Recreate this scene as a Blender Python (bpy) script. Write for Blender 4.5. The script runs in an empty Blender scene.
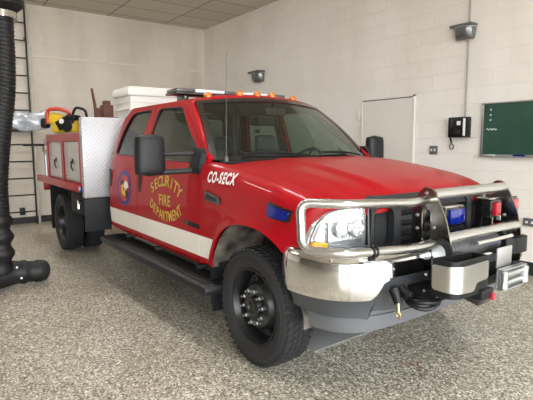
import bpy, bmesh, math, random
from mathutils import Vector, Matrix, geometry
from mathutils.geometry import delaunay_2d_cdt
random.seed(7)
PI = math.pi
scene = bpy.context.scene
COL = scene.collection

# ------------------------------------------------------------------ helpers
OFF = {}

def lerp(a, b, t): return a + (b - a) * t

def interp(tab, x):
    if x <= tab[0][0]: return tab[0][1]
    for (a, u), (b, v) in zip(tab, tab[1:]):
        if x <= b:
            t = (x - a) / (b - a)
            return u + (v - u) * t
    return tab[-1][1]

def sinterp(tab, x):
    """Catmull-Rom through the table"""
    if x <= tab[0][0]: return tab[0][1]
    if x >= tab[-1][0]: return tab[-1][1]
    for i in range(len(tab) - 1):
        if x <= tab[i + 1][0]:
            x0, y0 = tab[i]; x1, y1 = tab[i + 1]
            h = x1 - x0
            m0 = (y1 - y0) / h if i == 0 else (y1 - tab[i - 1][1]) / (x1 - tab[i - 1][0])
            m1 = (y1 - y0) / h if i == len(tab) - 2 else (tab[i + 2][1] - y0) / (tab[i + 2][0] - x0)
            t = (x - x0) / h
            return ((2*t**3 - 3*t*t + 1) * y0 + (t**3 - 2*t*t + t) * h * m0 + (-2*t**3 + 3*t*t) * y1 + (t**3 - t*t) * h * m1)

def inside(p, poly):
    x, y = p; c = False; n = len(poly)
    for i in range(n):
        x0, y0 = poly[i]; x1, y1 = poly[i - 1]
        if (y0 > y) != (y1 > y) and x < (x1 - x0) * (y - y0) / (y1 - y0) + x0: c = not c
    return c

def round_poly(pts, r, n=4):
    """round the corners of a closed 2D polygon"""
    out = []; m = len(pts)
    for i in range(m):
        p = Vector(pts[i]); a = Vector(pts[i - 1]); b = Vector(pts[(i + 1) % m])
        rr = r[i] if isinstance(r, (list, tuple)) else r
        da = (a - p); db = (b - p)
        d = min(rr, da.length * .45, db.length * .45)
        if d < 1e-4: out.append((p.x, p.y)); continue
        s = p + da.normalized() * d; e = p + db.normalized() * d
        for k in range(n + 1):
            t = k / n
            q = s * (1 - t)**2 + p * 2 * t * (1 - t) + e * t * t
            out.append((q.x, q.y))
    return out

def fillet(pts, r, n=6):
    """round the inner corners of an open 3D polyline"""
    pts = [Vector(p) for p in pts]; out = [pts[0]]
    for i in range(1, len(pts) - 1):
        p = pts[i]; da = pts[i - 1] - p; db = pts[i + 1] - p
        d = min(r, da.length * .48, db.length * .48)
        s = p + da.normalized() * d; e = p + db.normalized() * d
        for k in range(n + 1):
            t = k / n
            out.append(s * (1 - t)**2 + p * 2 * t * (1 - t) + e * t * t)
    out.append(pts[-1])
    return out

class MB:
    def __init__(s): s.v = []; s.f = []; s.m = []
    def add(s, vs, fs, m=0):
        o = len(s.v); s.v += [tuple(q) for q in vs]
        for f in fs: s.f.append([i + o for i in f]); s.m.append(m)
        return s
    def box(s, c, d, b=0.0, m=0, rot=None, seg=2):
        bm = bmesh.new(); bmesh.ops.create_cube(bm, size=1)
        for v in bm.verts: v.co = Vector((v.co.x * d[0], v.co.y * d[1], v.co.z * d[2]))
        if b > 0:
            bmesh.ops.bevel(bm, geom=list(bm.edges), offset=min(b, min(d) * .45), segments=seg, affect='EDGES', profile=.5)
        M = Matrix.Translation(Vector(c))
        if rot is not None: M = M @ rot.to_4x4()
        bm.verts.index_update()
        s.add([M @ v.co for v in bm.verts], [[v.index for v in f.verts] for f in bm.faces], m)
        bm.free(); return s
    def span(s, x0, x1, y0, y1, z0, z1, b=0.0, m=0):
        return s.box(((x0+x1)/2, (y0+y1)/2, (z0+z1)/2), (abs(x1-x0), abs(y1-y0), abs(z1-z0)), b, m)
    def tube(s, pts, r, n=12, closed=False, m=0, caps=True):
        pts = [Vector(p) for p in pts]; N = len(pts)
        rs = r if isinstance(r, (list, tuple)) else [r] * N
        tan = []
        for i in range(N):
            a = pts[i - 1] if (i > 0 or closed) else pts[i]
            b = pts[(i + 1) % N] if (i < N - 1 or closed) else pts[i]
            tan.append((b - a).normalized())
        up = Vector((0, 0, 1)) if abs(tan[0].z) < .9 else Vector((1, 0, 0))
        nrm = (up - tan[0] * up.dot(tan[0])).normalized()
        vs = []
        for i in range(N):
            nrm = (nrm - tan[i] * nrm.dot(tan[i])).normalized()
            bi = tan[i].cross(nrm)
            for k in range(n):
                a = 2 * PI * k / n
                vs.append(pts[i] + (nrm * math.cos(a) + bi * math.sin(a)) * rs[i])
        fs = []
        for i in range(N if closed else N - 1):
            j = (i + 1) % N
            for k in range(n):
                l = (k + 1) % n
                fs.append([i*n + k, i*n + l, j*n + l, j*n + k])
        if caps and not closed:
            fs.append(list(range(n))[::-1]); fs.append([(N-1)*n + k for k in range(n)])
        return s.add(vs, fs, m)
    def cyl(s, p0, p1, r, r2=None, n=20, m=0, caps=True):
        return s.tube([p0, p1], [r, r if r2 is None else r2], n, False, m, caps)
    def lathe(s, prof, c, ax, n=32, m=0, a0=0, a1=2*PI):
        """prof: (along-axis, radius)"""
        ax = Vector(ax).normalized(); c = Vector(c)
        u = ax.orthogonal().normalized(); w = ax.cross(u)
        full = abs(a1 - a0 - 2*PI) < 1e-6
        na = n if full else n + 1
        vs = []
        for (h, r) in prof:
            for k in range(na):
                a = a0 + (a1 - a0) * k / n
                vs.append(c + ax * h + (u * math.cos(a) + w * math.sin(a)) * max(r, 1e-5))
        fs = []
        for i in range(len(prof) - 1):
            for k in range(n):
                l = (k + 1) % na
                fs.append([i*na + k, i*na + l, (i+1)*na + l, (i+1)*na + k])
        return s.add(vs, fs, m)
    def grid(s, fn, nu, nv, m=0, closeu=False):
        vs = [fn(i / nu, j / nv) for i in range(nu + (0 if closeu else 1)) for j in range(nv + 1)]
        fs = []; NU = nu + (0 if closeu else 1)
        for i in range(nu):
            for j in range(nv):
                a = i * (nv+1) + j; b = ((i+1) % NU) * (nv+1) + j
                fs.append([a, b, b+1, a+1])
        return s.add(vs, fs, m)
    def sheet(s, fn, nu, nv, th, m=0, mi=None):
        """thick grid: fn(u, v, d) with d the depth below the outer face"""
        vs = [fn(i / nu, j / nv, d) for d in (0, th) for i in range(nu + 1) for j in range(nv + 1)]
        K = (nu+1)*(nv+1); fs = []
        for i in range(nu):
            for j in range(nv):
                a = i*(nv+1)+j; b = a + nv + 1
                fs.append([a, b, b+1, a+1])
        n0 = len(fs)
        for i in range(nu):
            for j in range(nv):
                a = i*(nv+1)+j; b = a + nv + 1
                fs.append([K+a, K+a+1, K+b+1, K+b])
        n1 = len(fs)
        ring = [(i, 0) for i in range(nu+1)] + [(nu, j) for j in range(1, nv+1)] + [(i, nv) for i in range(nu-1, -1, -1)] + [(0, j) for j in range(nv-1, 0, -1)]
        ids = [i*(nv+1)+j for i, j in ring]
        for a, b in zip(ids, ids[1:] + ids[:1]): fs.append([a, K+a, K+b, b])
        base = len(s.m); s.add(vs, fs, m)
        if mi is not None:
            for k in range(n0, n1): s.m[base + k] = mi
        return s
    def panel(s, outline, holes, step, fmap, th=0.0, m=0, mi=None):
        """filled 2D outline with holes mapped to 3D; fmap(a, b, d)"""
        V = []; E = []
        def loop(pl):
            o = len(V); q = []
            n = len(pl)
            for i in range(n):
                a = Vector(pl[i]); b = Vector(pl[(i + 1) % n])
                if (b - a).length < 1e-6: continue
                k = max(1, int(math.ceil((b - a).length / step)))
                for t in range(k): q.append(a.lerp(b, t / k))
            V.extend(q)
            for i in range(len(q)): E.append((o + i, o + (i + 1) % len(q)))
        loop(outline)
        for h in holes: loop(h)
        xs = [p[0] for p in outline]; ys = [p[1] for p in outline]
        bnd = list(V)
        nx = int((max(xs) - min(xs)) / step); ny = int((max(ys) - min(ys)) / step)
        for i in range(1, nx + 1):
            for j in range(1, ny + 1):
                p = (min(xs) + i * step, min(ys) + j * step)
                if not inside(p, outline) or any(inside(p, h) for h in holes): continue
                if min((p[0]-b.x)**2 + (p[1]-b.y)**2 for b in bnd) < (step * .55)**2: continue
                V.append(Vector(p))
        r = delaunay_2d_cdt([Vector((p[0], p[1])) for p in V], E, [], 0, 1e-6)
        vs2, _, tris = r[0], r[1], r[2]
        keep = []
        for t in tris:
            c = ((vs2[t[0]].x + vs2[t[1]].x + vs2[t[2]].x) / 3, (vs2[t[0]].y + vs2[t[1]].y + vs2[t[2]].y) / 3)
            if inside(c, outline) and not any(inside(c, h) for h in holes): keep.append(list(t))
        vs = [fmap(p.x, p.y, 0) for p in vs2]; fs = [list(t) for t in keep]
        if th:
            K = len(vs); vs += [fmap(p.x, p.y, th) for p in vs2]
            fs += [[K + i for i in t[::-1]] for t in keep]
            cnt = {}
            for t in keep:
                for a, b in ((t[0], t[1]), (t[1], t[2]), (t[2], t[0])):
                    cnt[(a, b)] = cnt.get((a, b), 0) + 1
            for (a, b) in cnt:
                if (b, a) not in cnt: fs.append([b, a, K + a, K + b])
        base = len(s.m); s.add(vs, fs, m)
        if mi is not None and th:
            for k in range(len(keep), 2 * len(keep)): s.m[base + k] = mi
        return s
    def build(s, name, mats, parent=None, smooth=35, subsurf=0, origin=None):
        me = bpy.data.meshes.new(name)
        o = bpy.data.objects.new(name, me); COL.objects.link(o)
        off = Vector((0, 0, 0))
        if parent is not None:
            off = OFF.get(parent.name, Vector((0, 0, 0))); o.parent = parent; OFF[o.name] = off
        elif origin is not None:
            off = Vector(origin); o.location = off; OFF[o.name] = off
        me.from_pydata([tuple(Vector(v) - off) for v in s.v], [], s.f)
        if not isinstance(mats, (list, tuple)): mats = [mats]
        for q in mats: me.materials.append(q)
        me.polygons.foreach_set('material_index', s.m)
        bm = bmesh.new(); bm.from_mesh(me)
        used = [v for v in bm.verts if not v.link_faces]
        bmesh.ops.delete(bm, geom=used, context='VERTS')
        bmesh.ops.recalc_face_normals(bm, faces=bm.faces); bm.to_mesh(me); bm.free()
        if smooth:
            me.polygons.foreach_set('use_smooth', [True] * len(me.polygons))
            me.set_sharp_from_angle(angle=math.radians(smooth))
        me.update()
        if subsurf:
            md = o.modifiers.new('sub', 'SUBSURF'); md.levels = subsurf; md.render_levels = subsurf
        return o

def empty(name, loc, label, cat, group=None):
    o = bpy.data.objects.new(name, None); COL.objects.link(o); o.location = loc
    OFF[o.name] = Vector(loc); o.empty_display_size = .2
    return tag(o, label, cat, group)

def tag(o, label=None, cat=None, group=None, kind=None):
    if label: o['label'] = label
    if cat: o['category'] = cat
    if group: o['group'] = group
    if kind: o['kind'] = kind
    return o

def txt(string, size, shear=0.0, bold=0.0, space=1.0):
    """2D letter outlines: (verts, faces, width)"""
    cu = bpy.data.curves.new('t', 'FONT'); cu.body = string; cu.size = size; cu.shear = shear
    cu.offset = bold; cu.space_character = space; cu.resolution_u = 4; cu.align_x = 'CENTER'
    ob = bpy.data.objects.new('t', cu); COL.objects.link(ob)
    bpy.context.view_layer.update()
    dg = bpy.context.evaluated_depsgraph_get()
    me = ob.evaluated_get(dg).to_mesh()
    vs = [(v.co.x, v.co.y) for v in me.vertices]; fs = [list(p.vertices) for p in me.polygons]
    ob.evaluated_get(dg).to_mesh_clear()
    bpy.data.objects.remove(ob); bpy.data.curves.remove(cu)
    return vs, fs

# ------------------------------------------------------------------ materials
def srgb(r, g, b):
    f = lambda c: (c/255/12.92) if c/255 <= .04045 else ((c/255 + .055)/1.055)**2.4
    return (f(r), f(g), f(b), 1)

def mat(name, col, rough=.5, metal=0.0, **kw):
    m = bpy.data.materials.new(name); m.use_nodes = True
    b = m.node_tree.nodes['Principled BSDF']
    b.inputs['Base Color'].default_value = col if len(col) == 4 else (*col, 1)
    b.inputs['Roughness'].default_value = rough; b.inputs['Metallic'].default_value = metal
    for k, v in kw.items():
        b.inputs[k.replace('_', ' ')].default_value = v
    return m

def N(m, t, **kw):
    n = m.node_tree.nodes.new(t)
    for k, v in kw.items(): setattr(n, k, v)
    return n
def L(m, a, b): m.node_tree.links.new(a, b)
def P(m): return m.node_tree.nodes['Principled BSDF']

def noise_mix(m, c1, c2, scale, lo=.4, hi=.6, detail=3, coord='Object', target='Base Color'):
    tc = N(m, 'ShaderNodeTexCoord'); nz = N(m, 'ShaderNodeTexNoise'); cr = N(m, 'ShaderNodeValToRGB')
    nz.inputs['Scale'].default_value = scale; nz.inputs['Detail'].default_value = detail
    cr.color_ramp.elements[0].position = lo; cr.color_ramp.elements[1].position = hi
    cr.color_ramp.elements[0].color = c1; cr.color_ramp.elements[1].color = c2
    L(m, tc.outputs[coord], nz.inputs['Vector']); L(m, nz.outputs['Fac'], cr.inputs['Fac'])
    if target: L(m, cr.outputs['Color'], P(m).inputs[target])
    return cr

def bump_noise(m, scale, strength, dist=.01):
    tc = N(m, 'ShaderNodeTexCoord'); nz = N(m, 'ShaderNodeTexNoise'); bp = N(m, 'ShaderNodeBump')
    nz.inputs['Scale'].default_value = scale; bp.inputs['Strength'].default_value = strength
    bp.inputs['Distance'].default_value = dist
    L(m, tc.outputs['Object'], nz.inputs['Vector']); L(m, nz.outputs['Fac'], bp.inputs['Height'])
    L(m, bp.outputs['Normal'], P(m).inputs['Normal'])

RED = (.37, .002, .008, 1)
m_red = mat('red_paint', RED, .42, 0, Coat_Weight=.34, Coat_Roughness=.03, Specular_IOR_Level=.15)
# red paint with the white stripe along the lower body
m_side = mat('red_paint_white_stripe', RED, .42, 0, Coat_Weight=.34, Coat_Roughness=.03, Specular_IOR_Level=.15)
def stripe_nodes():
    m = m_side
    tc = N(m, 'ShaderNodeTexCoord'); sp = N(m, 'ShaderNodeSeparateXYZ'); L(m, tc.outputs['Object'], sp.inputs[0])
    def math_(op, a, b):
        n = N(m, 'ShaderNodeMath', operation=op)
        for i, q in enumerate((a, b)):
            if isinstance(q, (int, float)): n.inputs[i].default_value = q
            else: L(m, q, n.inputs[i])
        return n.outputs[0]
    z = sp.outputs['Z']; x = sp.outputs['X']
    a = math_('GREATER_THAN', z, .625); b = math_('LESS_THAN', z, .795)
    xx = math_('ADD', x, math_('MULTIPLY', z, -.55))
    c = math_('LESS_THAN', xx, -.47 + 2.3 - .44)
    f = math_('MULTIPLY', math_('MULTIPLY', a, b), c)
    mx = N(m, 'ShaderNodeMix', data_type='RGBA'); L(m, f, mx.inputs['Factor'])
    mx.inputs[6].default_value = RED; mx.inputs[7].default_value = srgb(238, 232, 222)
    L(m, mx.outputs[2], P(m).inputs['Base Color'])
stripe_nodes()
m_white = mat('white_paint', srgb(236, 234, 228), .35, 0, Coat_Weight=.5)
m_chrome = mat('chrome', (.80, .80, .80), .10, 1)
m_steel = mat('brushed_stainless', (.64, .64, .635), .25, 1)
m_steel2 = mat('polished_steel_plate', (.30, .275, .25), .18, 1)
m_alu = mat('cast_aluminium', (.62, .63, .64), .38, 1)
m_plastic = mat('black_plastic', (.007, .007, .008), .42, 0, Specular_IOR_Level=.35)
m_bplastic = mat('textured_black_plastic', (.011, .012, .0135), .5, 0, Specular_IOR_Level=.4); bump_noise(m_bplastic, 400, .15, .002)
m_gplastic = mat('grey_plastic', (.022, .023, .026), .42)
m_valance = mat('grey_valance', (.055, .058, .064), .45)
m_gloss = mat('gloss_black', (.012, .012, .012), .15, 0, Coat_Weight=.6)
m_rubber = mat('tyre_rubber', (.022, .022, .0235), .7, 0, Specular_IOR_Level=.4); bump_noise(m_rubber, 120, .1, .002)
m_rim = mat('black_rim', (.008, .0085, .010), .33)
m_dark = mat('dark_underbody', (.012, .012, .012), .8)
m_int = mat('dark_grey_interior', (.035, .038, .04), .8)
m_seat = mat('grey_seat_cloth', (.065, .07, .072), .9); bump_noise(m_seat, 300, .3, .002)
m_blue = mat('blue_lens', (.002, .012, .20), .12, 0, Coat_Weight=1)
m_redl = mat('red_lens', (.50, .01, .03), .15, 0, Coat_Weight=1)
m_amber = mat('amber_lens', (.55, .14, .008), .2, 0, Coat_Weight=1)
m_signal = mat('amber_signal', (.95, .42, .0), .2, 0, Coat_Weight=1)
m_clear = mat('clear_frosted_lens', (.78, .80, .82), .12, 0, Coat_Weight=1)
m_reflect = mat('headlight_reflector', (.90, .92, .92), .24, .9)
def facets():
    m = m_reflect; tc = N(m, 'ShaderNodeTexCoord'); mp = N(m, 'ShaderNodeMapping'); mp.inputs['Scale'].default_value = (20, 42, 26)
    vo = N(m, 'ShaderNodeTexVoronoi'); vo.inputs['Randomness'].default_value = .35; bp = N(m, 'ShaderNodeBump')
    vo.inputs['Scale'].default_value = 1; bp.inputs['Strength'].default_value = .30; bp.inputs['Distance'].default_value = .006
    L(m, tc.outputs['Object'], mp.inputs[0]); L(m, mp.outputs[0], vo.inputs['Vector']); L(m, vo.outputs['Distance'], bp.inputs['Height']); L(m, bp.outputs[0], P(m).inputs['Normal'])
facets()
m_gold = mat('gold_leaf', srgb(212, 170, 70), .5)
m_black = mat('black_decal', (.01, .01, .01), .5)
m_decalw = mat('white_decal', srgb(245, 243, 238), .45)
m_rust = mat('dusty_well_liner', (.16, .135, .11), .9)
noise_mix(m_rust, (.03, .028, .026, 1), (.30, .25, .20, 1), 6, .35, .7)
m_rope = mat('winch_cable', (.07, .07, .075), .5, .7)

def mk_glass(name, tint, refl=.5):
    m = bpy.data.materials.new(name); m.use_nodes = True
    nt = m.node_tree; nt.nodes.clear()
    out = nt.nodes.new('ShaderNodeOutputMaterial'); mix = nt.nodes.new('ShaderNodeMixShader')
    tr = nt.nodes.new('ShaderNodeBsdfTransparent'); gl = nt.nodes.new('ShaderNodeBsdfGlossy')
    fr = nt.nodes.new('ShaderNodeFresnel'); ge = nt.nodes.new('ShaderNodeNewGeometry'); mr = nt.nodes.new('ShaderNodeMapRange')
    mr.inputs['To Min'].default_value = 1.45; mr.inputs['To Max'].default_value = 1 / 1.45
    nt.links.new(ge.outputs['Backfacing'], mr.inputs['Value']); nt.links.new(mr.outputs['Result'], fr.inputs['IOR'])
    tr.inputs['Color'].default_value = tint; gl.inputs['Roughness'].default_value = .02
    gl.inputs['Color'].default_value = (1, 1, 1, 1)
    nt.links.new(fr.outputs[0], mix.inputs[0]); nt.links.new(tr.outputs[0], mix.inputs[1])
    nt.links.new(gl.outputs[0], mix.inputs[2]); nt.links.new(mix.outputs[0], out.inputs[0])
    return m
m_glass = mk_glass('windscreen_glass', (.82, .89, .85, 1))
m_tint = mk_glass('tinted_door_glass', (.50, .58, .54, 1))
m_lensg = mk_glass('clear_lens', (.95, .96, .97, 1))
m_sheet = mk_glass('crinkled_clear_plastic', (.9, .93, .96, 1))
def sheet_nodes():
    nt = m_sheet.node_tree; out = [n for n in nt.nodes if n.type == 'OUTPUT_MATERIAL'][0]
    src = out.inputs[0].links[0].from_socket
    ad = nt.nodes.new('ShaderNodeMixShader'); pb = nt.nodes.new('ShaderNodeBsdfPrincipled')
    pb.inputs['Base Color'].default_value = (.75, .80, .90, 1); pb.inputs['Roughness'].default_value = .22; pb.inputs['Metallic'].default_value = .35
    ad.inputs[0].default_value = .45; nt.links.new(src, ad.inputs[1]); nt.links.new(pb.outputs[0], ad.inputs[2]); nt.links.new(ad.outputs[0], out.inputs[0])
sheet_nodes()
m_mirror = mat('mirror_glass', (.8, .8, .8), .03, 1)

def mk_diamond():
    m = mat('diamond_plate', (.52, .52, .54), .42, .7)
    tc = N(m, 'ShaderNodeTexCoord'); mp = N(m, 'ShaderNodeMapping'); mp.inputs['Scale'].default_value = (28, 28, 28)
    mp.inputs['Rotation'].default_value = (PI/4, 0, 0)
    vo = N(m, 'ShaderNodeTexVoronoi'); vo.inputs['Randomness'].default_value = 0.0; vo.inputs['Scale'].default_value = 1
    cr = N(m, 'ShaderNodeValToRGB'); cr.color_ramp.elements[0].position = .15; cr.color_ramp.elements[1].position = .35
    cr.color_ramp.elements[0].color = (1, 1, 1, 1); cr.color_ramp.elements[1].color = (0, 0, 0, 1)
    bp = N(m, 'ShaderNodeBump'); bp.inputs['Strength'].default_value = .8; bp.inputs['Distance'].default_value = .006
    L(m, tc.outputs['Object'], mp.inputs[0]); L(m, mp.outputs[0], vo.inputs['Vector']); L(m, vo.outputs['Distance'], cr.inputs[0])
    L(m, cr.outputs[0], bp.inputs['Height']); L(m, bp.outputs[0], P(m).inputs['Normal'])
    return m
m_diamond = mk_diamond()

def mk_block(name, col, col2, axis, bumpst, mort, mw, phx, phz, spots=True):
    m = mat(name, col, .55)
    tc = N(m, 'ShaderNodeTexCoord'); sp = N(m, 'ShaderNodeSeparateXYZ'); cb = N(m, 'ShaderNodeCombineXYZ')
    L(m, tc.outputs['Object'], sp.inputs[0])
    ax = N(m, 'ShaderNodeMath', operation='ADD'); L(m, sp.outputs[axis], ax.inputs[0]); ax.inputs[1].default_value = phx
    az = N(m, 'ShaderNodeMath', operation='ADD'); L(m, sp.outputs['Z'], az.inputs[0]); az.inputs[1].default_value = phz
    L(m, ax.outputs[0], cb.inputs[0]); L(m, az.outputs[0], cb.inputs[1])
    def brick(ms, c1, c2, cm, sm=.3):
        b = N(m, 'ShaderNodeTexBrick'); b.offset = .5; b.offset_frequency = 2
        b.inputs['Scale'].default_value = 1; b.inputs['Brick Width'].default_value = .4064; b.inputs['Row Height'].default_value = .2032
        b.inputs['Mortar Size'].default_value = ms; b.inputs['Mortar Smooth'].default_value = sm
        b.inputs['Color1'].default_value = c1; b.inputs['Color2'].default_value = c2; b.inputs['Mortar'].default_value = cm
        L(m, cb.outputs[0], b.inputs['Vector']); return b
    b1 = brick(mw, (1, 1, 1, 1), (.965, .965, .965, 1), (mort, mort, mort, 1))
    b2 = brick(mw * 1.5, (1, 1, 1, 1), (1, 1, 1, 1), (0, 0, 0, 1), .6)
    # weathered paint tone
    nz = N(m, 'ShaderNodeTexNoise'); nz.inputs['Scale'].default_value = .9; nz.inputs['Detail'].default_value = 4
    mp = N(m, 'ShaderNodeMapping'); mp.inputs['Scale'].default_value = (1.6, 1.6, .5)
    L(m, tc.outputs['Object'], mp.inputs[0]); L(m, mp.outputs[0], nz.inputs['Vector'])
    cr = N(m, 'ShaderNodeValToRGB'); cr.color_ramp.elements[0].position = .35; cr.color_ramp.elements[1].position = .6
    cr.color_ramp.elements[0].color = col2; cr.color_ramp.elements[1].color = col
    L(m, nz.outputs['Fac'], cr.inputs[0])
    mx = N(m, 'ShaderNodeMix', data_type='RGBA', blend_type='MULTIPLY'); mx.inputs['Factor'].default_value = 1
    L(m, cr.outputs[0], mx.inputs[6]); L(m, b1.outputs['Color'], mx.inputs[7]); L(m, mx.outputs[2], P(m).inputs['Base Color'])
    n2 = N(m, 'ShaderNodeTexNoise'); n2.inputs['Scale'].default_value = 60; L(m, tc.outputs['Object'], n2.inputs['Vector'])
    ad = N(m, 'ShaderNodeMath', operation='MULTIPLY_ADD'); L(m, n2.outputs['Fac'], ad.inputs[0]); ad.inputs[1].default_value = .12
    L(m, b2.outputs['Color'], ad.inputs[2])
    bp = N(m, 'ShaderNodeBump'); bp.inputs['Strength'].default_value = bumpst; bp.inputs['Distance'].default_value = .006
    L(m, ad.outputs[0], bp.inputs['Height']); L(m, bp.outputs[0], P(m).inputs['Normal'])
    return m
RW_X, RW_Z = 1.085, -.138 + .2032 * 20
m_wr = mk_block('painted_block_wall', srgb(240, 237, 231), srgb(232, 228, 219), 'X', .55, 1.0, .005, RW_X + .4064 * 30, RW_Z)
m_wb = mk_block('painted_block_wall_back', srgb(228, 219, 208), srgb(212, 203, 190), 'Y', .5, .95, .004, .4064 * 40, RW_Z)
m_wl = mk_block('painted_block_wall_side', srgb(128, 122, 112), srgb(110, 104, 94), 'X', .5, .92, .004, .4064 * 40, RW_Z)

def mk_floor():
    m = mat('speckled_epoxy_floor', (.3, .28, .24), .30)
    tc = N(m, 'ShaderNodeTexCoord')
    def vor(scale):
        v = N(m, 'ShaderNodeTexVoronoi'); v.inputs['Scale'].default_value = scale; v.inputs['Randomness'].default_value = 1
        L(m, tc.outputs['Object'], v.inputs['Vector'])
        s = N(m, 'ShaderNodeSeparateColor'); L(m, v.outputs['Color'], s.inputs[0]); return s.outputs[0]
    a = vor(96)
    cr = N(m, 'ShaderNodeValToRGB'); r = cr.color_ramp; r.interpolation = 'CONSTANT'
    r.elements[0].position = 0; r.elements[0].color = srgb(112, 104, 90)
    r.elements[1].position = .18; r.elements[1].color = srgb(160, 152, 134)
    for p, c in ((.40, srgb(180, 172, 156)), (.64, srgb(216, 210, 195)), (.88, srgb(250, 246, 234))):
        e = r.elements.new(p); e.color = c
    L(m, a, cr.inputs[0])
    b = vor(46)
    cr2 = N(m, 'ShaderNodeValToRGB'); r = cr2.color_ramp; r.interpolation = 'CONSTANT'
    r.elements[0].position = 0; r.elements[0].color = (.62, .61, .60, 1)
    r.elements[1].position = .2; r.elements[1].color = (1, 1, 1, 1)
    L(m, b, cr2.inputs[0])
    mx = N(m, 'ShaderNodeMix', data_type='RGBA', blend_type='MULTIPLY'); mx.inputs['Factor'].default_value = .8
    L(m, cr.outputs[0], mx.inputs[6]); L(m, cr2.outputs[0], mx.inputs[7])
    # wear and rust-coloured stains
    nz = N(m, 'ShaderNodeTexNoise'); nz.inputs['Scale'].default_value = 1.3; nz.inputs['Detail'].default_value = 5
    L(m, tc.outputs['Object'], nz.inputs['Vector'])
    cr3 = N(m, 'ShaderNodeValToRGB'); cr3.color_ramp.elements[0].position = .3; cr3.color_ramp.elements[1].position = .62
    cr3.color_ramp.elements[0].color = (.80, .79, .77, 1); cr3.color_ramp.elements[1].color = (1, 1, 1, 1)
    L(m, nz.outputs['Fac'], cr3.inputs[0])
    mx2 = N(m, 'ShaderNodeMix', data_type='RGBA', blend_type='MULTIPLY'); mx2.inputs['Factor'].default_value = 1
    L(m, mx.outputs[2], mx2.inputs[6]); L(m, cr3.outputs[0], mx2.inputs[7])
    n4 = N(m, 'ShaderNodeTexNoise'); n4.inputs['Scale'].default_value = 2.2; n4.inputs['Detail'].default_value = 2
    L(m, tc.outputs['Object'], n4.inputs['Vector'])
    cr4 = N(m, 'ShaderNodeValToRGB'); cr4.color_ramp.elements[0].position = .70; cr4.color_ramp.elements[1].position = .78
    cr4.color_ramp.elements[0].color = (0, 0, 0, 1); cr4.color_ramp.elements[1].color = (.5, .5, .5, 1)
    L(m, n4.outputs['Fac'], cr4.inputs[0])
    mx3 = N(m, 'ShaderNodeMix', data_type='RGBA'); L(m, cr4.outputs[0], mx3.inputs['Factor'])
    L(m, mx2.outputs[2], mx3.inputs[6]); mx3.inputs[7].default_value = srgb(170, 110, 80)
    L(m, mx3.outputs[2], P(m).inputs['Base Color'])
    bp = N(m, 'ShaderNodeBump'); bp.inputs['Strength'].default_value = .12; bp.inputs['Distance'].default_value = .003
    n5 = N(m, 'ShaderNodeTexNoise'); n5.inputs['Scale'].default_value = 45; L(m, tc.outputs['Object'], n5.inputs['Vector'])
    L(m, n5.outputs['Fac'], bp.inputs['Height']); L(m, bp.outputs[0], P(m).inputs['Normal'])
    return m
m_floor = mk_floor()

def mk_ceiling():
    m = mat('ceiling_tiles', srgb(206, 200, 188), .9)
    tc = N(m, 'ShaderNodeTexCoord'); sp = N(m, 'ShaderNodeSeparateXYZ'); cb = N(m, 'ShaderNodeCombineXYZ')
    L(m, tc.outputs['Object'], sp.inputs[0])
    a = N(m, 'ShaderNodeMath', operation='ADD'); L(m, sp.outputs['Y'], a.inputs[0]); a.inputs[1].default_value = -1.8 + 12.2 * 2
    b = N(m, 'ShaderNodeMath', operation='ADD'); L(m, sp.outputs['X'], b.inputs[0]); b.inputs[1].default_value = 6.62 + 6.1 * 2
    L(m, a.outputs[0], cb.inputs[0]); L(m, b.outputs[0], cb.inputs[1])
    br = N(m, 'ShaderNodeTexBrick'); br.offset = 0; br.inputs['Scale'].default_value = 1
    br.inputs['Brick Width'].default_value = 1.22; br.inputs['Row Height'].default_value = .645
    br.inputs['Mortar Size'].default_value = .012; br.inputs['Mortar Smooth'].default_value = .1
    br.inputs['Color1'].default_value = srgb(208, 202, 190); br.inputs['Color2'].default_value = srgb(196, 190, 178); br.inputs['Mortar'].default_value = srgb(120, 112, 100)
    L(m, cb.outputs[0], br.inputs['Vector']); L(m, br.outputs['Color'], P(m).inputs['Base Color'])
    return m
m_ceil = mk_ceiling()
m_base = mat('black_base', (.02, .02, .022), .5)
m_door = mat('white_door_paint', srgb(224, 222, 214), .4)
m_trim = mat('cream_trim', srgb(226, 216, 202), .5)
m_pipe = mat('white_conduit', srgb(225, 222, 214), .45)
m_gpipe = mat('grey_conduit', (.35, .34, .32), .45, .4)
m_iron = mat('black_iron', (.015, .015, .016), .5)
m_board = mat('green_chalkboard', srgb(34, 72, 58), .55)
cr = noise_mix(m_board, srgb(30, 66, 53), srgb(44, 82, 68), 2.5, .35, .7)
m_boardf = mat('aluminium_frame', (.55, .56, .55), .35, .9)
m_chalk = mat('chalk', srgb(200, 210, 200), .9)
m_yellow = mat('saw_yellow', (.75, .50, .02), .4)
m_orange = mat('saw_red', (.55, .06, .03), .4)
m_outside = mat('concrete_apron', srgb(190, 185, 175), .9)
m_lampbody = mat('grey_lamp_housing', (.12, .125, .12), .4)
m_lampglass = mat('smoked_lamp_lens', (.10, .105, .105), .15, 0, Coat_Weight=1)
m_brown = mat('rusty_brown_steel', (.12, .045, .03), .7)
m_hose = mat('black_hose_rubber', (.010, .0105, .011), .5, 0, Specular_IOR_Level=.4)
m_chestw = mat('white_enamel', srgb(240, 238, 232), .4)

# ------------------------------------------------------------------ the room
W, B, H = 2.79, -7.45, 4.10
YL, XF = -11.0, 5.6

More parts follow.
